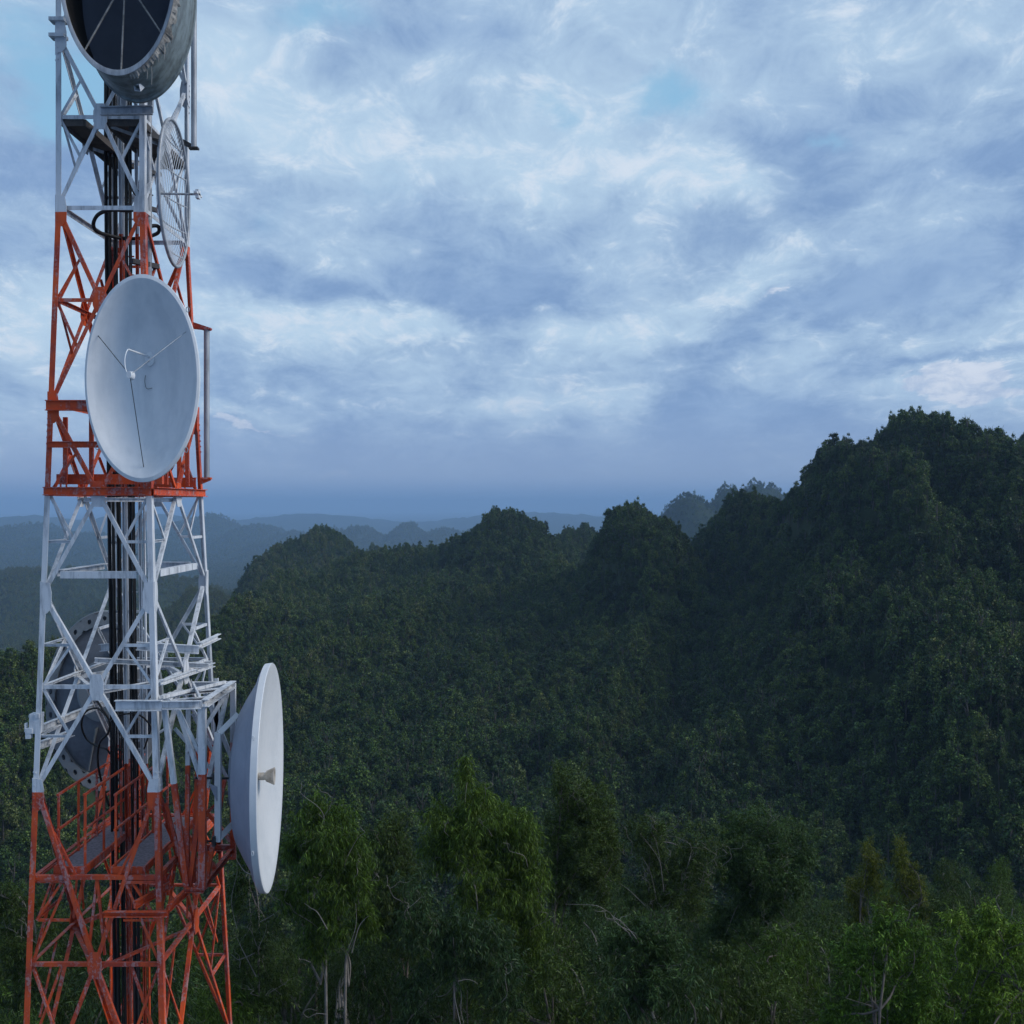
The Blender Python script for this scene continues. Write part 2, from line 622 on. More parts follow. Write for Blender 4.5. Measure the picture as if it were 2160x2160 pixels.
def cage_post(a, b, w, split):
    """upright painted white above and red below `split`"""
    mb1, mb2 = MB(), MB()
    f = (a.z - (HC + split)) / (a.z - b.z)
    c = a.lerp(b, f)
    mb1.angle(a, c, w, .012, (0, -1, 0))
    mb2.angle(c, b, w, .012, (0, -1, 0))
    p = mb1.build('outrigger_post', M['white'], tower)
    mb2.build('painted_foot', M['red'], p)


zsp = -3.95
cage_post(T(-4.955, 17.25, rt_), T(-4.66, 17.35, rb_ + .03), .075, -3.98)
cage_post(T(xo, yo1 + .02, rt_), T(xo, yo1 + .02, rb_), .10, -3.85)
cage_post(T(-4.78, 17.9, rt_), T(-4.66, 17.36, rb_ + .05), .06, -3.8)
cage_post(T(-4.60, 17.9, rt_), T(-4.61, 17.5, rb_ + .05), .06, -3.6)
cage_post(T(xo + .02, yo2, rt_ + .02), T(xo + .02, yo2, rb_ - .1), .08, -3.75)
cage_post(T(xo - .25, yo2, rt_ + .1), T(xo - .2, yo2, rb_), .07, -3.7)
cage_post(T(-4.66, yo2, rt_), T(-4.62, yo2, rb_), .06, -3.65)
for a, b, c in ((T(-4.9, 17.6, rt_), T(xo, yo1 + .05, -4.0), 'w'), (T(xo, yo1 + .05, -4.05), T(-4.64, 17.42, rb_), 'r'), (T(-4.9, yo2, rt_), T(xo, yo2, -4.0), 'w'),
                (T(xo, 18.9, rt_), T(xo, 17.6, -4.1), 'w'), (T(-4.7, 17.7, -3.6), T(-4.4, 19.0, rt_), 'w'),
                (T(-5.0, 19.1, -4.6), T(xo, 19.1, -5.3), 'r'), (T(xo, 18.7, -4.2), T(xo, 17.6, -5.4), 'r'), (T(-5.0, 18.0, -4.7), T(-4.4, 18.0, -5.4), 'r')):
    MB().angle(a, b, .06, .01, (0, -1, 0)).build('outrigger_brace', M['white' if c == 'w' else 'red'], tower)
for a, b, c in ((T(-5.0, 17.4, rt_ + .08), T(-4.45, 18.9, rt_ + .08), 'w'), (T(-4.5, 17.4, rt_ + .10), T(-5.0, 18.9, rt_ + .10), 'w'), (T(-4.75, 17.3, rt_ - .1), T(-4.42, 17.4, -3.7), 'w'), (T(-4.98, 17.9, -3.3), T(-4.45, 17.9, -3.9), 'w'),
                (T(-4.9, 18.6, -3.2), T(-4.42, 18.9, -4.3), 'w'), (T(-5.0, 17.5, -4.3), T(-4.7, 17.4, -5.3), 'r'), (T(-4.98, 18.4, -4.9), T(-4.45, 17.5, -5.45), 'r'), (T(-5.02, 18.9, -5.6), T(-4.5, 17.5, -5.5), 'r'), (T(-5.0, 17.7, -5.0), T(-4.45, 18.2, -4.5), 'r')):
    MB().angle(a, b, .045, .008, (0, -1, 0)).build('outrigger_brace', M['white' if c == 'w' else 'red'], tower)
# the stepped white framing above the outrigger deck
for a, b, w, h in ((P(290, 1362, 18.8), P(420, 1370, 18.8), .07, .13), (P(416, 1362, 19.4), P(458, 1342, 20.6), .07, .09), (P(338, 1440, 17.5), P(448, 1402, 20.2), .05, .07),
                   (P(330, 1404, 19.9), P(447, 1397, 20.3), .05, .06), (P(200, 1392, 19.0), P(440, 1404, 19.3), .06, .08), (P(214, 1366, 19.6), P(290, 1360, 19.3), .06, .12)):
    MB().channel(a, b, w, h, .012).build('mount_beam', M['white'], tower)
for pz in range(5):
    a = P(340 + 12 * pz, 1474 - 4 * pz, 17.6 + .22 * pz)
    MB().box(a, .30, .16, .018).build('deck_plank', M['white'], tower)

# ------------------------------------------------------------------ cables
def cable(px, Y, r0, r1, rad, label, group):
    mb = MB()
    n = 26
    pts = []
    ph = random.random() * 6
    for k in range(n):
        r = r0 + (r1 - r0) * k / (n - 1)
        q = core(px, Y, r)
        q.x += .006 * math.sin(ph + k * 1.7)
        pts.append(q)
    mb.tube(pts, rad, 8)
    o = mb.build('feeder_cable', M['black'], None, smooth=1.0)
    return tag(o, label, 'cable', group)


for k, px in enumerate((228.5, 232.5, 236.5, 240)):
    cable(px, 19.28 + .03 * (k % 2), 8.6, -29, .0165, 'thick black cable in the left bundle climbing the tower core', 'cables of the left bundle')
for k, px in enumerate((246.5, 250, 253.5)):
    cable(px, 19.30 + .03 * (k % 2), 8.4, -29, .0135, 'black cable in the slim middle bundle beside the ladder', 'cables of the middle bundle')
for k, px in enumerate((271, 275, 279, 283)):
    cable(px, 19.14 + .03 * (k % 2), 8.6, -29, .0165, 'black cable in the wide bundle right of the ladder', 'cables of the right bundle')


def spline(pts, n=10):
    pts = [Vector(p) for p in pts]
    out = []
    for i in range(len(pts) - 1):
        p0, p1, p2, p3 = pts[max(i - 1, 0)], pts[i], pts[i + 1], pts[min(i + 2, len(pts) - 1)]
        for k in range(n):
            t = k / n
            out.append(.5 * ((2 * p1) + (p2 - p0) * t + (2 * p0 - 5 * p1 + 4 * p2 - p3) * t * t + (3 * p1 - p0 - 3 * p2 + p3) * t ** 3))
    out.append(pts[-1])
    return out


def loop(pts, rad, label):
    o = MB().tube(spline(pts), rad, 8).build('cable_loop', M['black'], None, smooth=1.0)
    return tag(o, label, 'cable')


loop([P(302, 436, 18.6), P(275, 444, 18.3), P(235, 443, 18.2), P(208, 452, 18.3), P(197, 472, 18.5), P(205, 488, 18.7), P(232, 497, 19), P(262, 503, 19.2), P(300, 502, 19.2),
      P(332, 492, 19), P(334, 478, 18.9), P(318, 478, 18.8), P(310, 494, 18.8)], .03, 'thick black cable slack in a loop under the upper white section')
loop([P(300, 425, 18.1), P(283, 408, 17.9), P(279, 398, 17.9), P(290, 402, 17.9), P(306, 408, 18.0), P(322, 412, 18.3)], .012, 'thin black cable hooked from the leg to the wire grid antenna')
loop([P(222, 1508, 18.6), P(205, 1494, 18.8), P(180, 1502, 19), P(172, 1530, 19.2), P(182, 1558, 19.4), P(200, 1572, 19.3), P(224, 1580, 19.1), P(232, 1590, 19.2)], .016,
     'black cable looping in front of the rear dish')
loop([P(192, 1460, 18.6), P(215, 1494, 18.4), P(231, 1522, 18.4), P(228, 1546, 18.5), P(211, 1566, 18.6), P(206, 1600, 18.8), P(212, 1640, 19), P(230, 1700, 19.2)], .018,
     'black cable dropping in a long bend past the walkway railing')
loop([P(232, 1524, 18.8), P(250, 1510, 18.7), P(278, 1505, 18.6), P(300, 1512, 18.7), P(317, 1533, 18.8), P(312, 1556, 19), P(304, 1580, 19.1)], .014,
     'black cable arching over the right bundle below the outrigger deck')

# ------------------------------------------------------------------ antennas
UP = Vector((0, 0, 1))
# A: open drum at the top
ca = Vector((-5.285, 17.2, HC + 7.19))
drum = thing('drum_antenna', tuple(ca), 'open grey drum antenna with torn cover and dark inside at the tower top', 'antenna')
ha, ua, na = Vector((.80, 0, 0)), UP * 1.465, Vector((0, -1, 0))
MB().lathe(ca, ha, ua, na, [(1.02, -.02), (1.02, .05), (1.0, .06), (.962, .86), (.962, .90), (.985, .90), (.985, .93), (.972, .93)], 96).build('drum', M['shroud'], drum, smooth=.6)
MB().lathe(ca, ha, ua, na, [(.968, .925), (.93, .915), (.93, .885), (.945, .87), (.985, .0)], 96).build('absorber_lining', M['absorber'], drum, smooth=.6)
MB().lathe(ca, ha, ua, na, [(.984, .93), (.984, .952), (.955, .952), (.928, .94), (.928, .912)], 96).build('rim', M['galv'], drum, smooth=.5)
MB().lathe(ca, ha, ua, na, [(.984, .06)] + [(q, .06 - .42 * (1 - q * q)) for q in np.linspace(.97, .0, 14)], 96).build('reflector', M['reflector'], drum, smooth=.6)
MB().lathe(ca, ha, ua, na, [(1.0, -.02), (.9, -.12), (.6, -.36), (.3, -.45), (.3, -.52), (0, -.52)], 64).build('back_shell', M['shroud'], drum, smooth=.6)


def rim_pt(c, h, u, n, ang, rho, ax):
    return c + (h * math.cos(ang) + u * math.sin(ang)) * rho + n * ax


foc = ca + na * .62
for dg in (-127, -87, -39):
    a = math.radians(dg)
    MB().tube([rim_pt(ca, ha, ua, na, a, .95, .92), foc.lerp(rim_pt(ca, ha, ua, na, a, .95, .92), .12)], .013, 8).build('feed_strut', M['fabric'], drum, smooth=1)
MB().lathe(foc, Vector((.06, 0, 0)), UP * .1, na, [(0, .1), (1, .1), (.8, -.1), (.5, -.55), (0, -.55)], 20).build('feed', M['dark_steel'], drum, smooth=.6)
# torn remains of the fabric cover hanging round the lower right of the rim
mb = MB()
seg = 70
prev = None
for k in range(seg + 1):
    a = math.radians(-78 + 100 * k / seg)
    wdt = .05 + .09 * abs(math.sin(k * .37)) * random.random() + (.14 if 20 < k < 60 else .02) * (.55 + .45 * math.sin(k * .9))
    lift = .012 + .035 * random.random()
    row = [rim_pt(ca, ha, ua, na, a, .99, .955), rim_pt(ca, ha, ua, na, a, 1.0 + lift, .93 - wdt * .4), rim_pt(ca, ha, ua, na, a, .985 + lift, .93 - wdt)]
    if prev:
        mb.add(prev + row, [(0, 1, 4, 3), (1, 2, 5, 4)])
    prev = row
mb.build('torn_cover', M['fabric'], drum)
mb = MB()
for dg, ln in ((-42, .22), (-38, .14), (-58, .3), (-63, .16), (-50, .12), (-30, .25), (-25, .12)):
    a = rim_pt(ca, ha, ua, na, math.radians(dg), 1.0, .86)
    mb.tube([a, a + Vector((.02, -.02, -ln * .5)), a + Vector((.015, -.02, -ln))], .005, 5)
mb.build('loose_thread', M['fabric'], drum)
q = P(290, 184, 16.72)
mb = MB()
e = Vector((.05, .18, .17)).normalized()
aa, bb_ = mb.frame(q, q + e, (1, 0, 0))
o8 = [(-.05, -.045), (.05, -.045), (.05, .045), (-.05, .045)]
i8 = [(-.04, -.035), (.04, -.035), (.04, .035), (-.04, .035)]
p0, p1 = q - e * .02, q + e * .22
vs = [p + aa * u + bb_ * v for p in (p0, p1) for prof in (o8, i8) for u, v in prof]
fs = []
for i in range(4):
    j = (i + 1) % 4
    fs += [(i, j, 8 + j, 8 + i), (4 + j, 4 + i, 12 + i, 12 + j), (i, 4 + i, 4 + j, j), (8 + i, 8 + j, 12 + j, 12 + i)]
mb.add(vs, fs)
mb.build('drain_bracket', M['white'], drum)
MB().channel(P(214, 236, 17.55), P(323, 234, 17.55), .07, .125, .012).build('mount_beam', M['galv'], drum)
for px in (262, 318):
    a = P(px, 236, 17.62)
    MB().bar(a, a + Vector((0, 0, 1.6)), .07, .07, (0, 1, 0)).build('mount_post', M['galv'], drum)

# B: wire grid antenna
cb = P(368, 409, 18.4)
grid = thing('grid_antenna', tuple(cb), 'wire grid parabolic antenna facing right below the open drum', 'antenna')
hb, ub, nb = Vector((-.067, 1.07, 0)), UP * 1.085, Vector((.5625, .04, 0))
gp = lambda u, v, off=0: cb + hb * u + ub * v - nb * (.36 * (1 - u * u - v * v) + off)
MB().tube([gp(math.cos(t), math.sin(t)) for t in np.linspace(0, 2 * math.pi, 73)], .026, 8, cap=False).build('rim', M['galv'], grid, smooth=1)
mb = MB()
for u in np.linspace(-.95, .95, 27):
    vm = math.sqrt(max(0, 1 - u * u))
    mb.tube([gp(u, v) for v in np.linspace(-vm, vm, 17)], .006, 5)
mb.build('wire_grid', M['dish'], grid, smooth=1)
for v in (-.78, -.36, .04, .42, .76):
    um = math.sqrt(1 - v * v)
    MB().tube([gp(u, v, .02) for u in np.linspace(-um, um, 13)], .012, 6).build('rib', M['galv'], grid, smooth=1)
MB().tube([gp(0, 0), gp(0, 0) + nb * .98], .018, 8).build('feed_boom', M['galv'], grid, smooth=1)
fe = gp(0, 0) + nb * .98
mb = MB().box(fe, .05, .12, .13)
mb.bar(fe + Vector((.0, -.16, .0)), fe + Vector((0, .16, 0)), .05, .03)
mb.build('feed', M['dish'], grid)
mb = MB()
pp = Vector((-5.45, 18.2, 0))
mb.tube([Vector((pp.x, pp.y, HC + 3.2)), Vector((pp.x, pp.y, HC + 5.9))], .05, 12)
mb.build('mount_pipe', M['galv'], grid, smooth=1)
for zz in (4.45, 5.0):
    MB().bar(Vector((pp.x, pp.y, HC + zz)), gp(0, (zz - 4.715) / 1.085, .05), .07, .06).build('mount_arm', M['dark_steel'], grid)
for zz in (5.55, 3.6):
    MB().bar(Vector((-5.62, 17.9, HC + zz)), Vector((-5.36, 18.35, HC + zz)), .09, .07).build('clamp', M['dark_steel'], grid)

# C: solid round dish in the middle
cc = P(299, 797.5, 16.6)
dish = thing('dish_antenna', tuple(cc), 'weathered solid round dish with thin feed struts facing the viewer in the red section', 'antenna')
hc_, uc, nc = Vector((.785, 0, 0)), UP * 1.424, Vector((0, -1, 0))
prof_in = [(q, -.47 * (1 - (q / .95) ** 2)) for q in np.linspace(.0, .95, 16)]
prof_out = [(q, -.47 * (1 - (q / .95) ** 2) - .03) for q in np.linspace(.95, .0, 16)]
prof = prof_in + [(.962, .006), (1.0, -.008), (1.0, -.07), (.985, -.075), (.98, -.03)] + prof_out
MB().lathe(cc, hc_, uc, nc, prof, 112).build('reflector', M['dish'], dish, smooth=.5)
hub = P(316, 757, 17.02)
hornp = P(274, 791, 16.0)
MB().tube([P(316, 753, 17.04), P(290, 744, 16.5), P(270, 737, 16.08)], [.015, .014, .013], 8).build('feed_arm', M['dish_clean'], dish, smooth=1)
MB().tube(spline([P(270, 737, 16.08), P(266, 744, 16.03), P(263, 758, 16.0), P(264, 775, 15.98), P(268, 786, 15.98), hornp]), .008, 8).build('feed_hook', M['dish'], dish, smooth=1)
MB().lathe(hornp, Vector((.04, 0, 0)), UP * .06, Vector((0, 1, 0)), [(0, -.05), (.8, -.05), (.8, .05), (1, .1), (0, .1)], 16).build('feed_horn', M['dish'], dish, smooth=.6)
MB().lathe(hub, Vector((.06, 0, 0)), UP * .10, nc, [(1, -.03), (1, .012), (.4, .02), (0, .02)], 24).build('hub_plate', M['dish'], dish, smooth=.6)


def on_dish(px, py):
    # walk to the reflector surface along the view ray
    for Y in np.linspace(16.5, 17.2, 141):
        p = P(px, py, Y)
        rho = math.hypot((p.x - cc.x) / .785, (p.z - cc.z) / 1.424)
        if (cc.y - p.y) <= -.47 * (1 - (rho / .95) ** 2) + .005:
            return p
    return P(px, py, 16.6)


for a, rr in (((207, 708), .0055), ((303, 985), .0055), ((392, 700), .004), ((316, 760), .006)):
    MB().tube([on_dish(*a), hornp], rr, 6).build('feed_strut', M['dark_steel'] if a[0] < 310 else M['galv'], dish, smooth=1)
MB().tube(spline([on_dish(308, 792) + nc * .02, on_dish(307, 806) + nc * .03, on_dish(311, 820) + nc * .03, on_dish(322, 819) + nc * .02]), .004, 5).build('loose_wire', M['dark_steel'], dish)
for dg in (-140, -42, 40):
    a = math.radians(dg)
    c0 = rim_pt(cc, hc_, uc, nc, a, 1.03, -.03)
    MB().tube([c0 + Vector((.022 * math.cos(t), 0, .035 * math.sin(t))) for t in np.linspace(0, 2 * math.pi, 13)], .006, 5, cap=False).build('lifting_eye', M['galv'], dish)
MB().lathe(cc + Vector((0, .50, 0)), Vector((.22, 0, 0)), UP * .4, Vector((0, 1, 0)), [(1, .03), (1, .22), (.9, .26), (0, .26)], 32).build('back_hub', M['galv'], dish, smooth=.6)
MB().bar(Vector((cc.x, 17.42, HC + .3)), Vector((cc.x, 17.42, HC + 3.0)), .11, .11, (0, 1, 0)).build('mount_pipe', M['red'], dish)

# D: clean white dish at the right
cd = P(572, 1637, 18.2)
wd = thing('dish_antenna', tuple(cd), 'large clean white dish facing right beside the lower tower with a beige horn', 'antenna')
hd_, ud, nd_ = Vector((-.128, 1.65, 0)), UP * 1.675, Vector((.5625, .07, 0))
pin = [(q, -.34 * (1 - q * q / .97)) for q in np.linspace(0, .985, 18)]
MB().lathe(cd, hd_, ud, nd_, pin + [(1.0, .0), (1.0, -.006)], 112).build('reflector', M['dish_clean'], wd, smooth=.5)
MB().lathe(cd, hd_, ud, nd_, [(1.003, .004), (1.006, -.01), (1.0, -.17), (.985, -.18)], 112).build('rim_skirt', M['dish_clean'], wd, smooth=.5)
MB().lathe(cd, hd_, ud, nd_, [(.99, -.175), (.93, -.27), (.80, -.40), (.66, -.50), (.60, -.52)], 96).build('outer_back', M['dish_back'], wd, smooth=.5)
MB().lathe(cd, hd_, ud, nd_, [(.88, -.30), (.70, -.62), (.585, -.80), (.56, -.82), (.50, -.80), (.5, -.62)], 6 * 8).build('back_frame', M['dish_back'], wd, smooth=.35)
MB().lathe(cd, hd_, ud, nd_, [(.5, -.65), (.30, -.86), (.28, -1.0), (.22, -1.0), (.0, -1.0)], 48).build('hub', M['dish_back'], wd, smooth=.5)
for sg in (-1, 1):
    for vv in (-.12, .12):
        a0 = cd + hd_ * (-.95 * 1) * 1 + ud * vv
        poly = [cd + hd_ * (.95 * sg) + ud * vv - nd_ * .2, cd + hd_ * (.22 * sg) + ud * (vv * .6) - nd_ * 1.02, cd + hd_ * (.3 * sg) + ud * (vv * .6) - nd_ * .6]
        MB().plate(poly, UP, .03).build('stiffener', M['dish_back'], wd)
hn = cd - nd_ * .34
MB().lathe(hn, hd_ * .075, ud * .075, nd_, [(.45, .0), (.45, .19), (.62, .21), (1.0, .40), (1.06, .42), (1.0, .43), (.85, .42), (0, .34)], 28).build('feed_horn', M['hornm'], wd, smooth=.5)
pt, pb = P(460, 1545, 17.55), P(460, 1775, 17.55)
MB().bar(pt, pb, .085, .085, (0, 1, 0)).build('mount_pipe', M['dish_clean'], wd)
MB().bar(pt + Vector((0, 0, -.03)), P(500, 1509, 18.0), .08, .08, (0, 1, 0)).build('mount_arm', M['dish_clean'], wd)
MB().bar(pb + Vector((0, 0, .03)), P(497, 1732, 18.0), .08, .08, (0, 1, 0)).build('mount_arm', M['dish_clean'], wd)
MB().plate([P(440, 1652, 17.5), P(458, 1660, 17.5), P(458, 1690, 17.5)], (0, -1, 0), .03).build('mount_gusset', M['dish_back'], wd)
for py, x0, x1 in ((1641, 412, 500), (1774, 430, 462)):
    mb = MB().bar(P(x0, py, 17.42), P(x1, py + 1, 17.75), .03, .03)
    for px in (452, 463, 497):
        if px <= x1:
            mb.box(P(px, py, 17.42 + (px - x0) / 88 * .3), .04, .09, .14)
    mb.build('clamp_rod', M['dark_steel'], wd)
for dg in (-155, 150):
    c0 = rim_pt(cd, hd_, ud, nd_, math.radians(dg), 1.015, -.12)
    MB().tube([c0 + Vector((.015 * math.cos(t), -.02, .03 * math.sin(t))) for t in np.linspace(0, 2 * math.pi, 11)], .006, 5, cap=False).build('lifting_eye', M['dish_clean'], wd)

# E: rear dish with a perforated ring, seen from behind
ce = P(222, 1478, 21.2)
rd = thing('dish_antenna', tuple(ce), 'big grey dish with round holes in its backing ring behind the white section', 'antenna')
he, ue, ne = Vector((.94, .22, 0)), UP * 1.56, Vector((.10, -1, 0))
mb = MB()
ns = 22
for sct in range(ns):
    t0, t1 = 2 * math.pi * sct / ns, 2 * math.pi * (sct + 1) / ns
    m8 = 16
    inner, outer = [], []
    for k in range(m8):
        ang = 2 * math.pi * (k + .5) / m8
        cx, cy = math.cos(ang), math.sin(ang)
        mxx = max(abs(cx), abs(cy))
        for lst, (ux, uy) in ((inner, (cx * .27, cy * .36)), (outer, (cx / mxx, cy / mxx))):
            tt = t0 + (t1 - t0) * (ux + 1) / 2
            rho = .85 + .15 * (uy + 1) / 2
            lst.append(rim_pt(ce, he, ue, ne, tt, rho, .06))
    back = [p - ne * .05 for p in inner]
    fs = []
    for k in range(m8):
        k2 = (k + 1) % m8
        fs += [(m8 + k, m8 + k2, k2, k), (k, k2, 2 * m8 + k2, 2 * m8 + k)]
    mb.add(inner + outer + back, fs)
mb.lathe(ce, he, ue, ne, [(1.0, .06), (1.01, .04), (1.01, -.05)], 88)
mb.lathe(ce, he, ue, ne, [(.85, .06), (.85, -.05)], 88)
mb.build('backing_ring', M['rear_dish'], rd)
MB().lathe(ce, he, ue, ne, [(1.0, -.10), (.9, -.06), (.6, .06), (.3, .12), (0, .14)], 88).build('reflector', M['dark_slate'], rd, smooth=.6)
MB().lathe(ce + Vector((.02, 0, .22)), he * .42, ue * .34, ne, [(1, .05), (1, .34), (.92, .36), (0, .36)], 48).build('hub', M['rear_dish'], rd, smooth=.5)
for dg in (20, 75, 130, 190, 250, 310):
    a = math.radians(dg)
    MB().plate([rim_pt(ce, he, ue, ne, a, .82, .05), rim_pt(ce, he, ue, ne, a, .3, .30), rim_pt(ce, he, ue, ne, a, .3, .12), rim_pt(ce, he, ue, ne, a, .82, .0)],
               he * -math.sin(a) + ue * math.cos(a), .02).build('spoke_rib', M['rear_dish'], rd)
MB().channel(P(84, 1536, 17.5), P(222, 1480, 20.3), .06, .11, .01).build('mount_arm', M['white'], rd)
MB().channel(P(80, 1572, 17.5), P(150, 1545, 19.5), .06, .11, .01).build('mount_arm', M['white'], rd)

# clamp bracket on the left leg
cl = thing('clamp_bracket', tuple(P(72, 1532, 17.4)), 'small white clamp bracket bolted to the left leg above the walkways', 'bracket')
mb = MB().box(P(77, 1525, 17.4), .15, .16, .28)
mb.box(P(84, 1508, 17.4), .05, .2, .06).box(P(66, 1510, 17.38), .04, .1, .03)
mb.build('clamp_body', M['white'], cl)
mb = MB().box(P(63, 1541, 17.35), .10, .1, .07).box(P(61, 1550, 17.35), .07, .09, .10).box(P(55, 1534, 17.35), .018, .08, .12)
mb.build('clamp_jaw', M['white'], cl)

# pipes standing off the rear right leg
def stand_pipe(px, py0, py1, Y, label, arm_mat, top_in, bot_in):
    a, b = P(px, py0, Y), P(px, py1, Y)
    t = thing('antenna_pole', tuple(b), label, 'pole', 'grey poles on the right of the tower')
    MB().tube([a, b], .047, 14).build('pole', M['galv'], t, smooth=1)
    for q, pin_ in ((a, top_in), (b, bot_in)):
        if pin_ is None:
            continue
        q2 = P(*pin_)
        mb = MB()
        mb.plate([q2 + Vector((0, 0, .05)), q + Vector((.07, 0, .015)), q + Vector((.07, 0, -.03)), q2 + Vector((0, 0, -.06))], (0, 1, 0), .05)
        mb.box(q, .15, .12, .03)
        mb.build('bracket', arm_mat, t)
    return t


stand_pipe(409, -60, 313, 19.7, 'grey pole at the upper right of the tower beside the open drum', M['dark_steel'], None, (378, 296, 19.9))
stand_pipe(436, 694, 1009, 19.9, 'grey pole between two red brackets right of the solid round dish', M['red'], (408, 686, 19.9), (424, 1014, 19.9))

# ------------------------------------------------------------------ terrain
_g = np.random.default_rng(3)
PERM = _g.random((256, 256))


def vnoise(x, y):
    xi, yi = np.floor(x).astype(int), np.floor(y).astype(int)
    fx, fy = x - xi, y - yi
    fx, fy = fx * fx * (3 - 2 * fx), fy * fy * (3 - 2 * fy)
    g = lambda a, b: PERM[a & 255, b & 255]
    return (g(xi, yi) * (1 - fx) + g(xi + 1, yi) * fx) * (1 - fy) + (g(xi, yi + 1) * (1 - fx) + g(xi + 1, yi + 1) * fx) * fy - .5


BY = np.array([-400, 0, 40, 62, 95, 130, 170, 230, 300, 400, 600, 1000, 2000, 5000, 30000])
BZ = np.array([-60, -28, -29, -33, -50, -60, -56, -51, -46, -44, -56, -92, -150, -190, -190])      # right hand side
BLV = np.array([-60, -28, -29, -33, -50, -60, -56, -52, -58, -92, -135, -165, -180, -190, -190])     # the deep valley on the left
# px, py of the canopy top, Y, half width in px, half depth in m, sharpness, tree height there
HILLS = [
    (1945, 862, 350, 175, 110, 2.2, 4.2), (1795, 914, 335, 100, 80, 2.4, 4.7), (2290, 860, 370, 190, 130, 2, 5.7), (2120, 908, 360, 90, 60, 2, 5.7),
    (1710, 1080, 320, 110, 110, 2, 7.7), (1990, 1120, 270, 300, 90, 2, 7.7), (1830, 1180, 250, 150, 60, 2, 7.7), (1600, 1200, 320, 130, 80, 2, 7.7),
    (1567, 1014, 440, 78, 60, 2.2, 5.7), (1345, 1072, 400, 104, 62, 3.4, 6.2), (1312, 1088, 395, 50, 55, 3.0, 6.2), (1690, 1000, 345, 40, 50, 2, 6.7), (1400, 1110, 390, 100, 70, 2, 6.7), (1260, 1160, 400, 70, 60, 2, 6.7),
    (1073, 1064, 560, 118, 70, 2.2, 5.7), (1080, 1135, 550, 170, 100, 2, 6.7), (1160, 1175, 480, 120, 70, 2, 6.7),
    (690, 1108, 800, 95, 90, 2, 4), (600, 1150, 790, 120, 140, 2, 5), (870, 1138, 640, 130, 100, 2, 6.7), (770, 1160, 600, 120, 90, 2, 6.7),
    (790, 1134, 1050, 32, 60, 2, 8), (1240, 1100, 760, 50, 80, 2, 5), (1190, 1118, 740, 50, 80, 2, 5),
    (1462, 1044, 1800, 84, 170, 2.4, 8), (1535, 1044, 1818, 36, 162, 2.4, 8), (1640, 1030, 2070, 50, 180, 2, 8), (1590, 1046, 2070, 50, 180, 2, 8),
    (600, 1205, 520, 110, 110, 2, 6.7), (900, 1220, 470, 200, 120, 2, 6.7), (1250, 1230, 360, 170, 90, 2, 7.7), (700, 1290, 380, 140, 90, 2, 6.7), (1020, 1340, 320, 120, 70, 2, 7.7),
    (20, 1352, 265, 190, 60, 2, 7.7), (-160, 1340, 275, 190, 60, 2, 7.7), (300, 1335, 290, 170, 60, 2, 7.7), (500, 1262, 380, 100, 80, 2, 6.7),
    (60, 1103, 4370, 66, 570, 2.2, 9), (210, 1126, 4275, 80, 570, 2, 9), (-70, 1110, 4370, 80, 570, 2, 9), (120, 1128, 4180, 80, 570, 2, 9), (310, 1120, 4275, 70, 570, 2, 9),
    (445, 1086, 5130, 66, 608, 2, 9), (540, 1106, 4940, 64, 608, 2, 9), (380, 1112, 4940, 60, 608, 2, 9), (620, 1120, 4750, 56, 570, 2, 9),
    (120, 1190, 1700, 160, 260, 2, 8), (340, 1205, 1500, 130, 240, 2, 8), (-80, 1200, 1600, 140, 260, 2, 8), (240, 1265, 900, 120, 120, 2, 8), (420, 1230, 1000, 80, 160, 2, 8),
    (760, 1108, 4200, 50, 450, 2, 9), (860, 1102, 4400, 44, 450, 2, 9), (930, 1110, 4400, 60, 450, 2, 9), (690, 1114, 4200, 60, 450, 2, 9), (1010, 1114, 4500, 50, 450, 2, 9),
    (60, 1084, 7500, 100, 900, 2, 10), (300, 1080, 8000, 140, 900, 2, 10), (1130, 1078, 9000, 230, 1000, 2, 10), (1500, 1076, 9000, 180, 1000, 2, 10),
    (-250, 1074, 8000, 180, 900, 2, 10), (650, 1082, 9000, 200, 900, 2, 10), (2300, 1050, 4750, 250, 760, 2, 9),
    (1535, 1046, 1820, 60, 170, 2.4, 7), (1400, 1085, 1850, 80, 170, 2, 7), (1590, 1042, 2050, 90, 180, 2, 7),
    (1225, 1106, 680, 66, 80, 2, 5), (1175, 1124, 640, 70, 70, 2, 5), (1485, 1122, 450, 60, 50, 2, 6), (1640, 1085, 400, 44, 50, 2, 6), (960, 1128, 590, 90, 70, 2, 5),
]


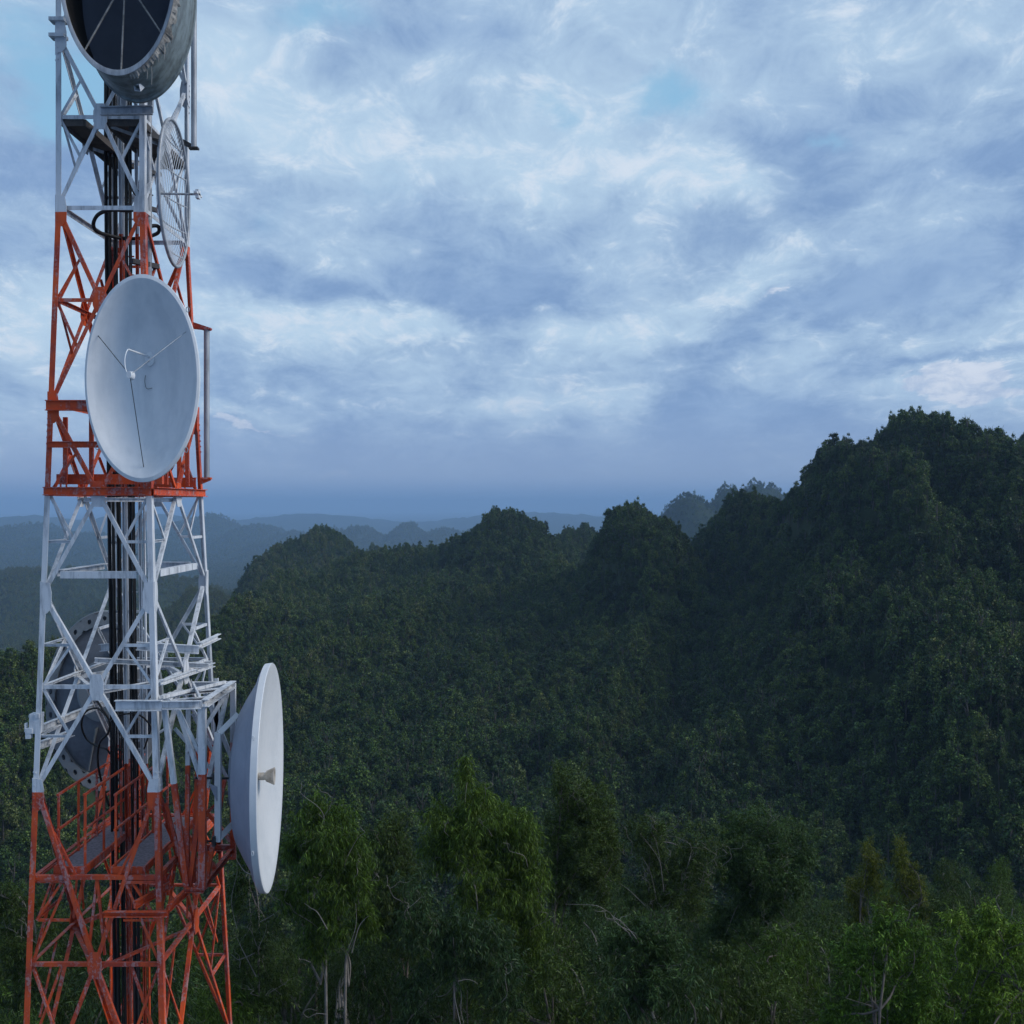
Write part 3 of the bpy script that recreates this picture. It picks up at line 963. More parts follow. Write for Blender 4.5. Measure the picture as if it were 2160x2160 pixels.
def terrain(X, Y):
    X, Y = np.asarray(X, float), np.asarray(Y, float)
    u = X / np.maximum(Y, 60)
    wl = np.clip((-.19 - u) / .07, 0, 1)
    wl = wl * wl * (3 - 2 * wl)
    base = np.interp(Y, BY, BZ) * (1 - wl) + np.interp(Y, BY, BLV) * wl
    ex = np.zeros_like(base)                       # soft maximum of the hills over the base
    for px, py, hy, wx, wy, p, th in HILLS:
        cx = (px - 1080) / F * hy
        cz = (HOR - py) / F * hy - th
        d = (np.abs((X - cx) / (wx / F * hy)) ** 2 + np.abs((Y - hy) / wy) ** 2) ** .5
        e = np.maximum(cz - base, 0) * np.exp(-.75 * d ** p)
        ex = ex + e ** 5
    z = base + ex ** .2
    am = np.interp(Y, [0, 70, 120, 250, 420, 700, 2000, 8000], [.3, .5, 3, 4.5, 3.0, 3.5, 16, 24])
    big = np.interp(Y, [0, 90, 150, 260, 360, 480, 700, 1500], [0, 0, 7, 15, 11, 5, 4, 0])
    # spurs and ravines running down the slopes towards the lower left
    ac = (X * 2.1 - Y * .55) / 2.2 + 7 * vnoise(X / 24 + 4.4, Y / 60 + 1.9)
    al = X * .5 + Y
    rg = 1 - 4 * np.abs(vnoise(ac / 21 + 3.6, al / 190 + 5.2))
    sc2 = np.interp(Y, [0, 700, 3000], [1, 1, 4.0])
    rg2 = 1 - 4 * np.abs(vnoise(X / (13 * sc2) + 2.2, Y / (50 * sc2) + 8.8))
    z = z + big * (.5 * np.minimum(rg, .85) - .34) + am * (.5 * np.minimum(rg2, .8) - .22 + .4 * vnoise(X / (12 * sc2) + 1.3, Y / (22 * sc2) + 9.1))
    return z + HC


# one polar sheet, finer near the camera
na_, nr_ = 300, 330
angs = np.radians(np.linspace(-46, 46, na_))
rads = np.concatenate([np.linspace(1, 90, 40), np.geomspace(92, 28000, nr_ - 40)])
AA, RR = np.meshgrid(angs, rads)
GX, GY = RR * np.sin(AA), RR * np.cos(AA) - 40
GZ = terrain(GX, GY)
V = np.stack([GX, GY, GZ], -1).reshape(-1, 3)
ii = np.arange(nr_ - 1)[:, None] * na_ + np.arange(na_ - 1)[None, :]
Fq = np.stack([ii, ii + 1, ii + na_ + 1, ii + na_], -1).reshape(-1, 4)
me = bpy.data.meshes.new('ground')
me.from_pydata(V.tolist(), [], Fq.tolist())
me.shade_smooth()
m, nt, out = new_mat('forest_floor')
k = NT(nt)
pos = k.pos()
g1 = k.noise(pos, .09, 5, .65)
g2 = k.noise(pos, .012, 4, .6)
gc = k.mix(k.ramp(g1, .35, .65), C4(.012, .018, .009), C4(.030, .048, .020))
gc = k.mix(k.math('MULTIPLY', k.ramp(g2, .4, .7), .5), gc, C4(.045, .06, .022))
k.principled(out, gc, rough=.95, spec=.1, bump=g1, bump_s=.4)
me.materials.append(m)
gnd = bpy.data.objects.new('ground', me)
COL.objects.link(gnd)
tag(gnd, kind='structure')
GROUND_MIN = float(GZ.min())

# ------------------------------------------------------------------ trees
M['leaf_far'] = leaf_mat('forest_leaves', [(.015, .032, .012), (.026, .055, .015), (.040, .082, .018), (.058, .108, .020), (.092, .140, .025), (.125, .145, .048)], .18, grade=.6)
M['leaf_willow'] = leaf_mat('drooping_leaves', [(.034, .074, .013), (.062, .118, .016), (.105, .170, .022)], .3)
M['leaf_dark'] = leaf_mat('dark_leaves', [(.018, .036, .011), (.032, .060, .014), (.060, .098, .019)], .24)
M['leaf_blue'] = leaf_mat('bluish_leaves', [(.018, .042, .017), (.032, .066, .023), (.058, .108, .030)], .24)
M['leaf_bright'] = leaf_mat('bright_leaves', [(.046, .105, .014), (.092, .175, .018), (.15, .24, .026)], .28)
M['leaf_yellow'] = leaf_mat('yellowish_leaves', [(.075, .100, .012), (.12, .14, .014), (.15, .165, .02)], .28)
M['bark'] = plain_mat('bark', (.16, .14, .12), (.075, .065, .055), rough=.9, scale=3, bump_s=.4)
M['bark_pale'] = plain_mat('pale_bark', (.27, .25, .23), (.13, .118, .105), rough=.9, scale=3, bump_s=.3)
M['bark_far'] = plain_mat('far_bark', (.13, .12, .11), (.07, .065, .06), rough=.9, scale=1)


def rand_unit(n, g):
    v = g.normal(size=(n, 3))
    return v / np.linalg.norm(v, axis=1, keepdims=True)


def quad_verts(c, nrm, size, g, asp=1.0):
    """little leaf-clump quads with random roll"""
    n = len(c)
    r = rand_unit(n, g)
    a = np.cross(nrm, r)
    a /= np.linalg.norm(a, axis=1, keepdims=True) + 1e-9
    b = np.cross(nrm, a)
    sz = size[:, None] if np.ndim(size) else size
    a, b = a * sz, b * sz * asp
    k1 = (g.random((n, 1)) - .5) * .5
    return np.stack([c - a * .9, c - b * .75 + a * k1, c + a, c + b * .75], 1).reshape(-1, 3)


def forest_crown(g, shape):
    """crown of a hillside tree, base at 0, about 7 m high; returns quad vertices"""
    lobes = []
    top, spread, nl = {0: (6.1, 1.5, 15), 1: (6.5, 1.05, 12), 2: (5.5, 1.95, 19), 3: (6.6, 1.3, 9)}[shape]
    lean = g.normal(size=2) * .06
    for _ in range(nl):
        a = g.random() * 6.283
        rr = spread * math.sqrt(g.random())
        zt = top - (rr / spread) ** 1.6 * (2.0 if shape != 1 else 2.8) - g.random() * 1.2
        rz = .42 + .5 * g.random()
        r = .28 + .30 * g.random()
        z = zt - rz
        lobes.append((rr * math.cos(a) + lean[0] * z, rr * math.sin(a) + lean[1] * z, z, r, rz))
        if g.random() < .75:    # lower tier
            lobes.append((rr * 1.1 * math.cos(a + .5), rr * 1.1 * math.sin(a + .5), z - .8 - 1.4 * g.random(), r * 1.15, rz * .8))
    vs = []
    for lx, ly, lz, r, rz in lobes:
        n = int(75 * (r / .35) * rz) + 22
        d = rand_unit(n, g)
        d[:, 2] = np.where(d[:, 2] < -.3, -d[:, 2] * .6, d[:, 2])
        rad = (.35 + .95 * g.random(n) ** .8)[:, None]
        c = np.array([lx, ly, lz]) + d * rad * np.array([r, r, rz])
        nr = d + rand_unit(n, g) * .95 + np.array([0, 0, .25])
        nr /= np.linalg.norm(nr, axis=1, keepdims=True)
        vs.append(quad_verts(c, nr, .075 + .11 * g.random(n), g))
    return np.concatenate(vs)


def forest_trunk(g):
    mb = MB()
    mb.tube([(0, 0, -1.2), (.05, .02, 1.5), (.02 + .2 * (g.random() - .5), .1 * g.random(), 3.4), (.1 * g.random(), 0, 5.0)], [.13, .10, .075, .03], 6)
    for _ in range(3):
        a = g.random() * 6.283
        z = 2.2 + 1.6 * g.random()
        mb.tube([(.03, .02, z), (.55 * math.cos(a), .55 * math.sin(a), z + .9), (.9 * math.cos(a), .9 * math.sin(a), z + 1.9)], [.05, .035, .012], 5)
    return mb


PROTO = []
pc = bpy.data.collections.new('forest_tree_kinds')
for v in range(12):
    g = np.random.default_rng(100 + v)
    Vq = forest_crown(g, (0, 1, 2, 0, 1, 2, 3, 0, 2, 1, 0, 3)[v])
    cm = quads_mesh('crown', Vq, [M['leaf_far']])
    tb = forest_trunk(g)
    tm = bpy.data.meshes.new('trunk')
    tm.from_pydata(tb.v, [], tb.f)
    tm.materials.append(M['bark_far'])
    # joined copy for the mass of forest
    nv = len(Vq)
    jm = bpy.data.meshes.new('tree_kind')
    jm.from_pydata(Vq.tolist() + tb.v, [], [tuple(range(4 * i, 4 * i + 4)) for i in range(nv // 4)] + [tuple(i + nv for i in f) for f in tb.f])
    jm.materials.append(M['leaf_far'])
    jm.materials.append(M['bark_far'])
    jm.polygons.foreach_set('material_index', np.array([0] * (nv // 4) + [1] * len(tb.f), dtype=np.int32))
    jo = bpy.data.objects.new('tree_kind_%02d' % v, jm)
    pc.objects.link(jo)
    PROTO.append((cm, tm))


def scatter(y0, y1, spacing, grow, tan_half=.50):
    """points over the terrain between two distances; spacing grows with distance"""
    pts = []
    y = y0
    while y < y1:
        s = spacing + grow * max(0, y - 300)
        x = -tan_half * y - 6
        xe = tan_half * y + 6
        n = int((xe - x) / (s * .82))
        xs = np.linspace(x, xe, n) + rng.normal(size=n) * s * .3
        ys = y + rng.normal(size=n) * s * .33
        pts.append(np.stack([xs, ys, np.full(n, s)], 1))
        y += s
    return np.concatenate(pts)


pts = np.concatenate([scatter(84, 420, 2.45, .0), scatter(420, 1300, 2.25, .0022), scatter(1300, 5400, 4.2, .0028)])
pts = pts[np.argsort(pts[:, 1])]
pz = terrain(pts[:, 0], pts[:, 1])
base_s = np.interp(pts[:, 1], [80, 250, 420, 700, 1300, 3000, 5400], [1.0, .92, .80, .78, 1.0, 1.5, 2.2])
scl = base_s * (.60 + .70 * rng.random(len(pts)) ** 2.0) * (.86 + .36 * (vnoise(pts[:, 0] / 9, pts[:, 1] / 15) + .5))
big = rng.random(len(pts)) < .06
scl[big] *= 1.18
# keep what the terrain does not hide (with a generous margin)
col = np.clip(((pts[:, 0] / pts[:, 1] + .56) * 400).astype(int), 0, 447)
slope_top = (pz + 7 * scl + 9 - HC) / pts[:, 1]
slope_gnd = (pz + 2.0 - HC) / pts[:, 1]
run = np.full(448, -9.0)
keep = np.zeros(len(pts), bool)
for k_ in range(len(pts)):
    c = col[k_]
    keep[k_] = slope_top[k_] > run[c]
    for cc2 in (c - 1, c, c + 1):
        pass
    if slope_gnd[k_] > run[c]:
        run[c] = slope_gnd[k_]
pts, pz, scl = pts[keep], pz[keep], scl[keep]
print('forest trees', len(pts))
kind_ = rng.integers(0, 12, len(pts))
rotz = rng.random(len(pts)) * 6.283
stretch = .9 + .32 * rng.random(len(pts))

# the nearest ones in view are trees of their own
pyt = HOR - (pz + 6.5 * scl * stretch - HC) / pts[:, 1] * F
pxx = 1080 + pts[:, 0] / pts[:, 1] * F
cand = np.where((pxx > 5) & (pxx < 2155) & (pyt < 1790) & (pts[:, 1] < 330))[0]
cand = cand[np.argsort(pts[cand, 1])][:230]
single = np.zeros(len(pts), bool)
single[cand] = True
KINDW = {0: 'rounded', 1: 'tall narrow', 2: 'broad plumed', 3: 'sparse'}
SHP = (0, 1, 2, 0, 1, 2, 3, 0, 2, 1, 0, 3)
for k_ in cand:
    w = KINDW[SHP[kind_[k_]]]
    side = 'left' if pxx[k_] < 520 else ('right' if pxx[k_] > 1500 else 'middle')
    where = {'left': 'behind the tower', 'middle': 'in the valley below the pointed hills', 'right': 'at the foot of the tallest hill'}[side]
    t = thing('forest_tree', (float(pts[k_, 0]), float(pts[k_, 1]), float(pz[k_])), '%s dark green tree in the dense forest %s' % (w, where), 'tree',
              '%s trees %s' % (w, where))
    t.rotation_euler = (0, 0, float(rotz[k_]))
    s = float(scl[k_])
    t.scale = (s, s, s * float(stretch[k_]))
    for nm, me_ in (('crown', PROTO[kind_[k_]][0]), ('trunk', PROTO[kind_[k_]][1])):
        o = bpy.data.objects.new(nm, me_)
        COL.objects.link(o)
        o.parent = t


def forest_mass(name, sel):
    me = bpy.data.meshes.new(name)
    n = int(sel.sum())
    co = np.stack([pts[sel, 0], pts[sel, 1], pz[sel]], 1)
    me.vertices.add(n)
    me.vertices.foreach_set('co', co.astype(np.float32).ravel())
    a = me.attributes.new('kind_index', 'INT', 'POINT')
    a.data.foreach_set('value', kind_[sel].astype(np.int32))
    a = me.attributes.new('tree_scale', 'FLOAT_VECTOR', 'POINT')
    a.data.foreach_set('vector', np.stack([scl[sel], scl[sel], scl[sel] * stretch[sel]], 1).astype(np.float32).ravel())
    a = me.attributes.new('tree_turn', 'FLOAT_VECTOR', 'POINT')
    a.data.foreach_set('vector', np.stack([rng.normal(size=n) * .05, rng.normal(size=n) * .05, rotz[sel]], 1).astype(np.float32).ravel())
    me.update()
    o = bpy.data.objects.new(name, me)
    COL.objects.link(o)
    tag(o, kind='stuff')
    ng = bpy.data.node_groups.new('plant_forest', 'GeometryNodeTree')
    ng.interface.new_socket('Geometry', in_out='INPUT', socket_type='NodeSocketGeometry')
    ng.interface.new_socket('Geometry', in_out='OUTPUT', socket_type='NodeSocketGeometry')
    N = ng.nodes
    gi, go = N.new('NodeGroupInput'), N.new('NodeGroupOutput')
    ci = N.new('GeometryNodeCollectionInfo')
    ci.inputs[0].default_value = pc
    ci.inputs[1].default_value = True
    ci.inputs[2].default_value = True
    iop = N.new('GeometryNodeInstanceOnPoints')
    at = []
    for nm, dt in (('kind_index', 'INT'), ('tree_scale', 'FLOAT_VECTOR'), ('tree_turn', 'FLOAT_VECTOR')):
        x = N.new('GeometryNodeInputNamedAttribute')
        x.data_type = dt
        x.inputs[0].default_value = nm
        at.append(x)
    e2r = N.new('FunctionNodeEulerToRotation')
    L = ng.links
    L.new(gi.outputs[0], iop.inputs['Points'])
    L.new(ci.outputs[0], iop.inputs['Instance'])
    iop.inputs['Pick Instance'].default_value = True
    L.new(at[0].outputs['Attribute'], iop.inputs['Instance Index'])
    L.new(at[1].outputs['Attribute'], iop.inputs['Scale'])
    L.new(at[2].outputs['Attribute'], e2r.inputs[0])
    L.new(e2r.outputs[0], iop.inputs['Rotation'])
    L.new(iop.outputs[0], go.inputs[0])
    md = o.modifiers.new('planting', 'NODES')
    md.node_group = ng
    return o


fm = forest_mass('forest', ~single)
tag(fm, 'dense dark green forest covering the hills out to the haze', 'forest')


# ---------------------------------------------------------------- near trees on the tower hill
def leaf_sprays(g, lobes, dens, length, width, droop):
    """narrow leaves in hanging sprays filling ellipsoid lobes (cx,cy,cz,rx,ry,rz)"""
    out_ = []
    for cx, cy, cz, rx, ry, rz in lobes:
        area = math.pi * rx * rz
        ntw = max(10, int(dens * area))
        d = rand_unit(ntw, g)
        rad = (.25 + .75 * g.random(ntw) ** .55)[:, None]
        c = np.array([cx, cy, cz]) + d * rad * np.array([rx, ry, rz])
        per = 11
        cen = np.repeat(c, per, 0)
        dd = np.repeat(d, per, 0)
        n = len(cen)
        # a twig arches outwards and the leaves hang along it
        along = np.tile(np.linspace(0, 1, per), ntw)[:, None]
        tw = np.repeat(rand_unit(ntw, g) * np.array([1, 1, .5]) + d * .6 + np.array([0, 0, .15]), per, 0)
        base = cen + tw * along * length * 1.5 + np.array([0, 0, -1.0]) * along ** 2 * length * droop * .9
        ld = rand_unit(n, g) * .65 + dd * .3 + np.array([0, 0, -droop])
        ld /= np.linalg.norm(ld, axis=1, keepdims=True)
        L = (length * (.6 + .7 * g.random(n)))[:, None]
        sd = np.cross(ld, rand_unit(n, g))
        sd /= np.linalg.norm(sd, axis=1, keepdims=True) + 1e-9
        W = (width * (.7 + .6 * g.random(n)))[:, None]
        tip = base + ld * L + np.array([0, 0, -1]) * L * .12 * droop
        midp = base + ld * L * .42
        out_.append(np.stack([base, midp - sd * W, tip, midp + sd * W], 1).reshape(-1, 3))
    return np.concatenate(out_)


def branch_to(mb, p0, p1, r0, r1, g, bend=.12):
    p0, p1 = Vector(p0), Vector(p1)
    L = (p1 - p0).length
    q = [p0]
    for t in (.3, .6, .85):
        q.append(p0.lerp(p1, t) + Vector((g.normal(), g.normal(), g.normal() * .6)) * L * bend * .5 + Vector((0, 0, L * .05 * math.sin(t * 3.1))))
    q.append(p1)
    pp_ = spline(q, 3)
    n = len(pp_)
    mb.tube(pp_, [r0 + (r1 - r0) * i / (n - 1) for i in range(n)], 7)
    return pp_


def near_tree(name, label, Y, lobes_px, mat, bark, seed, dens=150, length=.24, width=.02, droop=.8, stems=None, dead=0, cat='tree', group=None, bare=(), fuller=True):
    """lobes_px: (px, py, half width px, half height px[, dY])"""
    g = np.random.default_rng(seed)
    lobes = []
    for l in lobes_px:
        p = P(l[0], l[1], Y + (l[4] if len(l) > 4 else 0))
        rx, rz = l[2] / F * Y, l[3] / F * Y
        lobes.append((p.x, p.y, p.z, rx, rx * 1.25, rz))
    cx = float(np.mean([l[0] for l in lobes]))
    bx = cx if not stems else P(stems[0][0], 2300, Y).x
    gz = float(terrain(bx, Y))
    t = thing(name, (bx, Y, gz), label, cat, group)
    # split each lobe into smaller tufts so that the outline breaks up
    low = min(l[2] for l in lobes)
    for _ in range(5 if fuller else 0):
        l = lobes[int(g.integers(len(lobes)))]
        lobes.append((l[0] + g.normal() * l[3] * .7, l[1] + g.normal() * .5, low - l[5] * (.6 + 1.6 * g.random()), l[3] * .8, l[4] * .8, l[5] * .8))
    sub = []
    for cx_, cy_, cz_, rx, ry, rz in lobes:
        k2 = max(10, int(11 + rx * 18))
        for _ in range(k2):
            d = rand_unit(1, g)[0] * (g.random() ** .4)
            sub.append((cx_ + d[0] * rx * .98, cy_ + d[1] * ry * .95, cz_ + d[2] * rz * 1.0, rx * (.09 + .16 * g.random()), ry * (.12 + .18 * g.random()), rz * (.22 + .32 * g.random())))
    V = leaf_sprays(g, sub, dens * 1.25, length * .58, width * .5, droop)
    V = V - np.array([bx, Y, gz])
    me = quads_mesh('crown', V, [mat])
    o = bpy.data.objects.new('crown', me)
    COL.objects.link(o)
    o.parent = t
    mb = MB()
    if stems:
        for st in stems:
            pw = [P(a, b, Y + (st2 * .1)) for st2, (a, b) in enumerate(st[1])]
            r0 = st[2] * .45
            foot = Vector((pw[0].x, Y, float(terrain(pw[0].x, Y)) - .2))
            pp_ = spline([foot] + pw, 5)
            n = len(pp_)
            mb.tube(pp_, [max(.012, r0 * (1 - .75 * i / (n - 1))) for i in range(n)], 8)
            for li in range(len(lobes)):
                if g.random() < .7:
                    l = lobes[li]
                    s0 = pp_[int(n * (.55 + .4 * g.random()))]
                    branch_to(mb, s0, (l[0] + g.normal() * l[3] * .3, l[1] + g.normal() * .3, l[2] + l[5] * .3 * g.normal()), r0 * .30, .006, g, .09)
    else:
        top = max(lobes, key=lambda l: l[2])
        pp_ = branch_to(mb, (bx, Y, gz - .3), (top[0], top[1], top[2]), .085, .012, g, .05)
        n = len(pp_)
        for l in lobes:
            s0 = pp_[int(n * (.55 + .35 * g.random()))]
            branch_to(mb, s0, (l[0] + g.normal() * l[3] * .3, l[1], l[2]), .024, .006, g, .09)
    for _ in range(dead + 4):
        l = lobes[int(g.integers(len(lobes)))]
        a0 = Vector((l[0] + g.normal() * l[3] * .4, l[1] - l[4] * .5, l[2] - l[5] * .5))
        dirv = Vector((g.normal() * .8, -.6, .7 + g.random())).normalized()
        e = a0 + dirv * (.5 + .7 * g.random())
        q = branch_to(mb, a0, e, .009, .003, g, .2)
        for _ in range(2):
            s0 = q[int(len(q) * (.5 + .4 * g.random()))]
            branch_to(mb, s0, s0 + Vector((g.normal(), -.2, .4 + g.random())) * .22, .005, .002, g, .2)
    for bp in bare:
        pw = [P(a, b, Y - .8) for a, b in bp[0]]
        pp_ = spline(pw, 4)
        n = len(pp_)
        mb.tube(pp_, [max(.004, bp[1] * .7 * (1 - .8 * i / (n - 1))) for i in range(n)], 7)
    mb.build('trunk', bark, t, smooth=1.2)
    return t


W, DK, BL, BR, YL = M['leaf_willow'], M['leaf_dark'], M['leaf_blue'], M['leaf_bright'], M['leaf_yellow']
BP, BK = M['bark_pale'], M['bark']
near_tree('drooping_tree', 'light green tree with drooping leaves and two pale bent trunks right of the white dish', 27,
          [(672, 1715, 40, 45), (700, 1760, 70, 60), (640, 1780, 55, 60), (745, 1800, 50, 55), (690, 1850, 75, 55), (620, 1880, 45, 45), (760, 1870, 35, 60), (700, 1940, 60, 45), (775, 1930, 25, 40), (672, 1985, 24, 30)],
          W, BP, 11, dens=150, stems=[(690, [(688, 2130), (676, 2075), (655, 2030), (644, 1990), (640, 1950), (650, 1880)], .085), (727, [(728, 2150), (735, 2080), (738, 2030), (722, 1985), (712, 1930), (715, 1850)], .075)],
          dead=5, fuller=False, bare=[([(742, 2010), (755, 1960), (768, 1940), (778, 1932)], .018), ([(735, 2000), (748, 1965), (752, 1935), (750, 1905)], .014), ([(655, 2030), (640, 2024), (628, 2024)], .012), ([(690, 1960), (670, 1925), (655, 1915), (642, 1905)], .02),
                        ([(690, 2140), (668, 2138), (650, 2146), (640, 2136), (652, 2128), (668, 2132)], .016), ([(688, 2078), (684, 2058), (676, 2040)], .01)])
near_tree('drooping_tree', 'tallest drooping tree with a leafy tuft standing up at the centre of the hilltop row', 30,
          [(980, 1635, 16, 34), (1000, 1680, 30, 35), (1012, 1725, 80, 50), (945, 1740, 55, 50), (1075, 1740, 55, 55), (1000, 1790, 100, 50), (920, 1800, 40, 50), (1110, 1790, 45, 60), (1080, 1850, 70, 60), (1030, 1900, 80, 55), (1120, 1890, 38, 55), (1090, 1950, 60, 40)],
          W, BP, 12, dens=150, stems=[(1012, [(1013, 2050), (1010, 1960), (1005, 1900), (985, 1830), (990, 1740)], .07)], dead=4,
          bare=[([(1008, 1920), (1002, 1870), (990, 1840), (975, 1818), (968, 1812), (975, 1800)], .02), ([(1005, 1880), (995, 1850), (1000, 1800)], .014)])
near_tree('leafy_tree', 'dark green leaning tree with a rounded top right of the tallest drooping tree', 35,
          [(1185, 1650, 22, 40), (1215, 1680, 45, 50), (1255, 1690, 40, 50), (1225, 1740, 75, 55), (1275, 1755, 40, 55), (1180, 1745, 35, 50), (1240, 1810, 75, 55), (1180, 1830, 40, 50)],
          DK, BK, 13, dens=170, length=.2, droop=.35, dead=4)
near_tree('leafy_tree', 'bluish green bushy tree in the middle foreground below the tallest drooping tree', 24,
          [(950, 1955, 50, 45), (1010, 1970, 60, 40), (1050, 2020, 60, 60), (900, 1980, 50, 50), (960, 2020, 40, 40), (860, 1900, 50, 60), (1060, 2090, 40, 55), (880, 2080, 40, 60)],
          BL, BP, 14, dens=150, length=.22, droop=.7, stems=[(960, [(958, 2150), (962, 2090), (966, 2068), (960, 2040), (955, 1980)], .06)], bare=[([(966, 2070), (985, 2066), (1000, 2070), (1008, 2076)], .012)])
near_tree('leafy_tree', 'rounded fresh green bush crown right of the dark gap in the middle foreground', 24,
          [(1345, 1965, 35, 35), (1385, 1965, 45, 40), (1300, 1990, 35, 45), (1410, 2010, 30, 45), (1350, 2015, 60, 35)], BL, BP, 15, dens=160, length=.18, droop=.35,
          stems=[(1400, [(1410, 2150), (1395, 2070), (1365, 2040), (1340, 2010)], .05), (1360, [(1365, 2150), (1340, 2100), (1320, 2060), (1300, 2040)], .04)])
near_tree('thin_tree', 'thin open tree with pale twigs left of the broad mid green tree', 36,
          [(1345, 1770, 35, 50), (1375, 1745, 30, 40), (1420, 1800, 60, 60), (1380, 1850, 60, 55), (1460, 1830, 50, 60), (1440, 1900, 70, 50), (1500, 1790, 40, 60), (1350, 1910, 50, 50)], DK, BP, 16, dens=100, length=.18, droop=.3, dead=16, fuller=False,
          bare=[([(1400, 1880), (1392, 1820), (1375, 1790), (1350, 1758)], .02), ([(1385, 1900), (1372, 1840), (1355, 1810)], .016), ([(1360, 1910), (1330, 1880), (1305, 1862)], .018), ([(1395, 1830), (1385, 1780), (1380, 1765)], .012)])
near_tree('leafy_tree', 'broad mid green tree with a flat top right of the thin open tree', 38,
          [(1590, 1735, 40, 35), (1640, 1750, 45, 45), (1560, 1770, 50, 50), (1620, 1800, 80, 55), (1690, 1790, 40, 55), (1570, 1850, 70, 60), (1660, 1870, 70, 60), (1520, 1820, 40, 60), (1600, 1930, 80, 50)], BL, BP, 17, dens=150, length=.2, droop=.45, dead=7)
near_tree('yellowish_tree', 'small yellowish narrow tree, left of the yellowish pair at the right', 46, [(1836, 1800, 18, 32), (1842, 1840, 26, 38), (1828, 1870, 24, 40)], YL, BK, 18, dens=150, length=.2, droop=.6)
near_tree('yellowish_tree', 'small yellowish narrow tree, right of the yellowish pair at the right', 46, [(1898, 1800, 20, 36), (1908, 1840, 28, 40), (1922, 1875, 26, 42)], YL, BK, 19, dens=150, length=.2, droop=.6)
near_tree('leafy_tree', 'bright green bushy tree with a domed crown in the right foreground', 22,
          [(1880, 1945, 35, 40), (1860, 1990, 60, 50), (1920, 1985, 50, 45), (1800, 2000, 40, 55), (1940, 2050, 50, 60), (1830, 2070, 70, 60), (1900, 2100, 70, 60), (1790, 2120, 45, 60), (1960, 2130, 50, 50)],
          BR, BK, 20, dens=170, length=.17, width=.02, droop=.5)
near_tree('leafy_tree', 'bright green bush with several upright tips in the lower right corner', 22.5,
          [(2095, 1935, 18, 30), (2020, 1945, 25, 30), (2060, 1985, 45, 45), (2120, 1990, 45, 45), (2160, 1995, 40, 50), (2020, 2030, 50, 50), (2100, 2060, 70, 60), (2170, 2090, 50, 60), (2040, 2120, 60, 50), (2120, 2140, 60, 50)],
          BR, BK, 21, dens=165, length=.17, width=.02, droop=.5)
near_tree('bare_tree', 'half bare grey tree with twisting dead limbs between tower and white dish', 28,
          [(515, 1800, 28, 45), (505, 1880, 30, 50), (560, 1960, 50, 60), (520, 2020, 40, 50), (590, 2060, 45, 60), (540, 2110, 45, 50)], DK, BP, 22, dens=80, length=.2, droop=.6, fuller=False,
          stems=[(545, [(546, 2140), (545, 2040), (546, 1960), (543, 1890), (530, 1840), (526, 1790)], .07)],
          bare=[([(543, 1890), (560, 1880), (580, 1900), (608, 1928), (625, 1946)], .022), ([(530, 1845), (516, 1838), (503, 1820), (492, 1800)], .024), ([(540, 2060), (525, 2030), (505, 1990), (492, 1960)], .02), ([(548, 1945), (575, 1930), (590, 1920)], .013), ([(545, 2000), (560, 1965), (562, 1950)], .01),
                ([(538, 2010), (515, 2020), (495, 2026)], .012), ([(560, 2100), (575, 2085), (592, 2098)], .01), ([(500, 1960), (488, 1900), (500, 1840), (498, 1795)], .012)])
near_tree('leafy_tree', 'dark tree with hanging leaves between the two drooping trees', 40, [(830, 1760, 40, 50), (800, 1810, 50, 60), (850, 1830, 45, 60), (810, 1890, 60, 60), (860, 1900, 50, 60)], DK, BK, 23, dens=160, length=.22, droop=.6)
near_tree('leafy_tree', 'leafy tree standing behind the lower left leg of the tower', 34, [(30, 1880, 40, 50), (10, 1930, 60, 60), (80, 1950, 50, 60), (30, 2020, 70, 70), (120, 2040, 60, 70), (60, 2110, 80, 60)], DK, BP, 24, dens=140, length=.2, droop=.5, dead=6)
near_tree('leafy_tree', 'leafy tree seen through the red bracing at the tower foot', 36, [(220, 1930, 60, 60), (160, 2000, 60, 60), (280, 1990, 70, 60), (220, 2070, 90, 60), (330, 2060, 60, 70), (400, 2000, 50, 70)], DK, BP, 25, dens=140, length=.2, droop=.5, dead=6)
near_tree('dead_tree', 'small dead tree with bare forked twigs in the dark gap right of centre', 33, [(1650, 2090, 30, 40), (1640, 1990, 30, 30)], DK, BP, 26, dens=60, length=.16, droop=.3, fuller=False,
          stems=[(1647, [(1648, 2100), (1650, 2040), (1652, 1985), (1660, 1970)], .025)], dead=5, bare=[([(1650, 1990), (1668, 1978), (1690, 1968)], .012), ([(1650, 1995), (1640, 1975), (1632, 1950)], .012), ([(1648, 2040), (1620, 2028), (1600, 2030)], .01)])

# fillers: shared crowns on the tower hill
FILL = []
for v in range(6):
    g = np.random.default_rng(300 + v)
    lobes = []
    for _ in range(22):
        a = g.random() * 6.283
        rr = 1.3 * math.sqrt(g.random())
        lobes.append((rr * math.cos(a), rr * math.sin(a), -.5 - 7.0 * g.random() - rr * .7, .32 + .3 * g.random(), .35 + .3 * g.random(), .35 + .5 * g.random()))
    Vc = leaf_sprays(g, lobes, 125, .135, .0105, .2 + .5 * g.random())
    cm = [quads_mesh('crown', Vc, [mm]) for mm in (DK, BL, W)]
    mb = MB()
    pp_ = branch_to(mb, (0, 0, -24), (.1, 0, -1.5), .13, .02, g, .02)
    n = len(pp_)
    for l in lobes:
        branch_to(mb, pp_[int(n * (.68 + .22 * g.random()))], (l[0], l[1], l[2]), .05, .01, g)
    tm = bpy.data.meshes.new('trunk')
    tm.from_pydata(mb.v, [], mb.f)
    tm.materials.append(BK if v % 2 else BP)
    FILL.append((cm, tm))
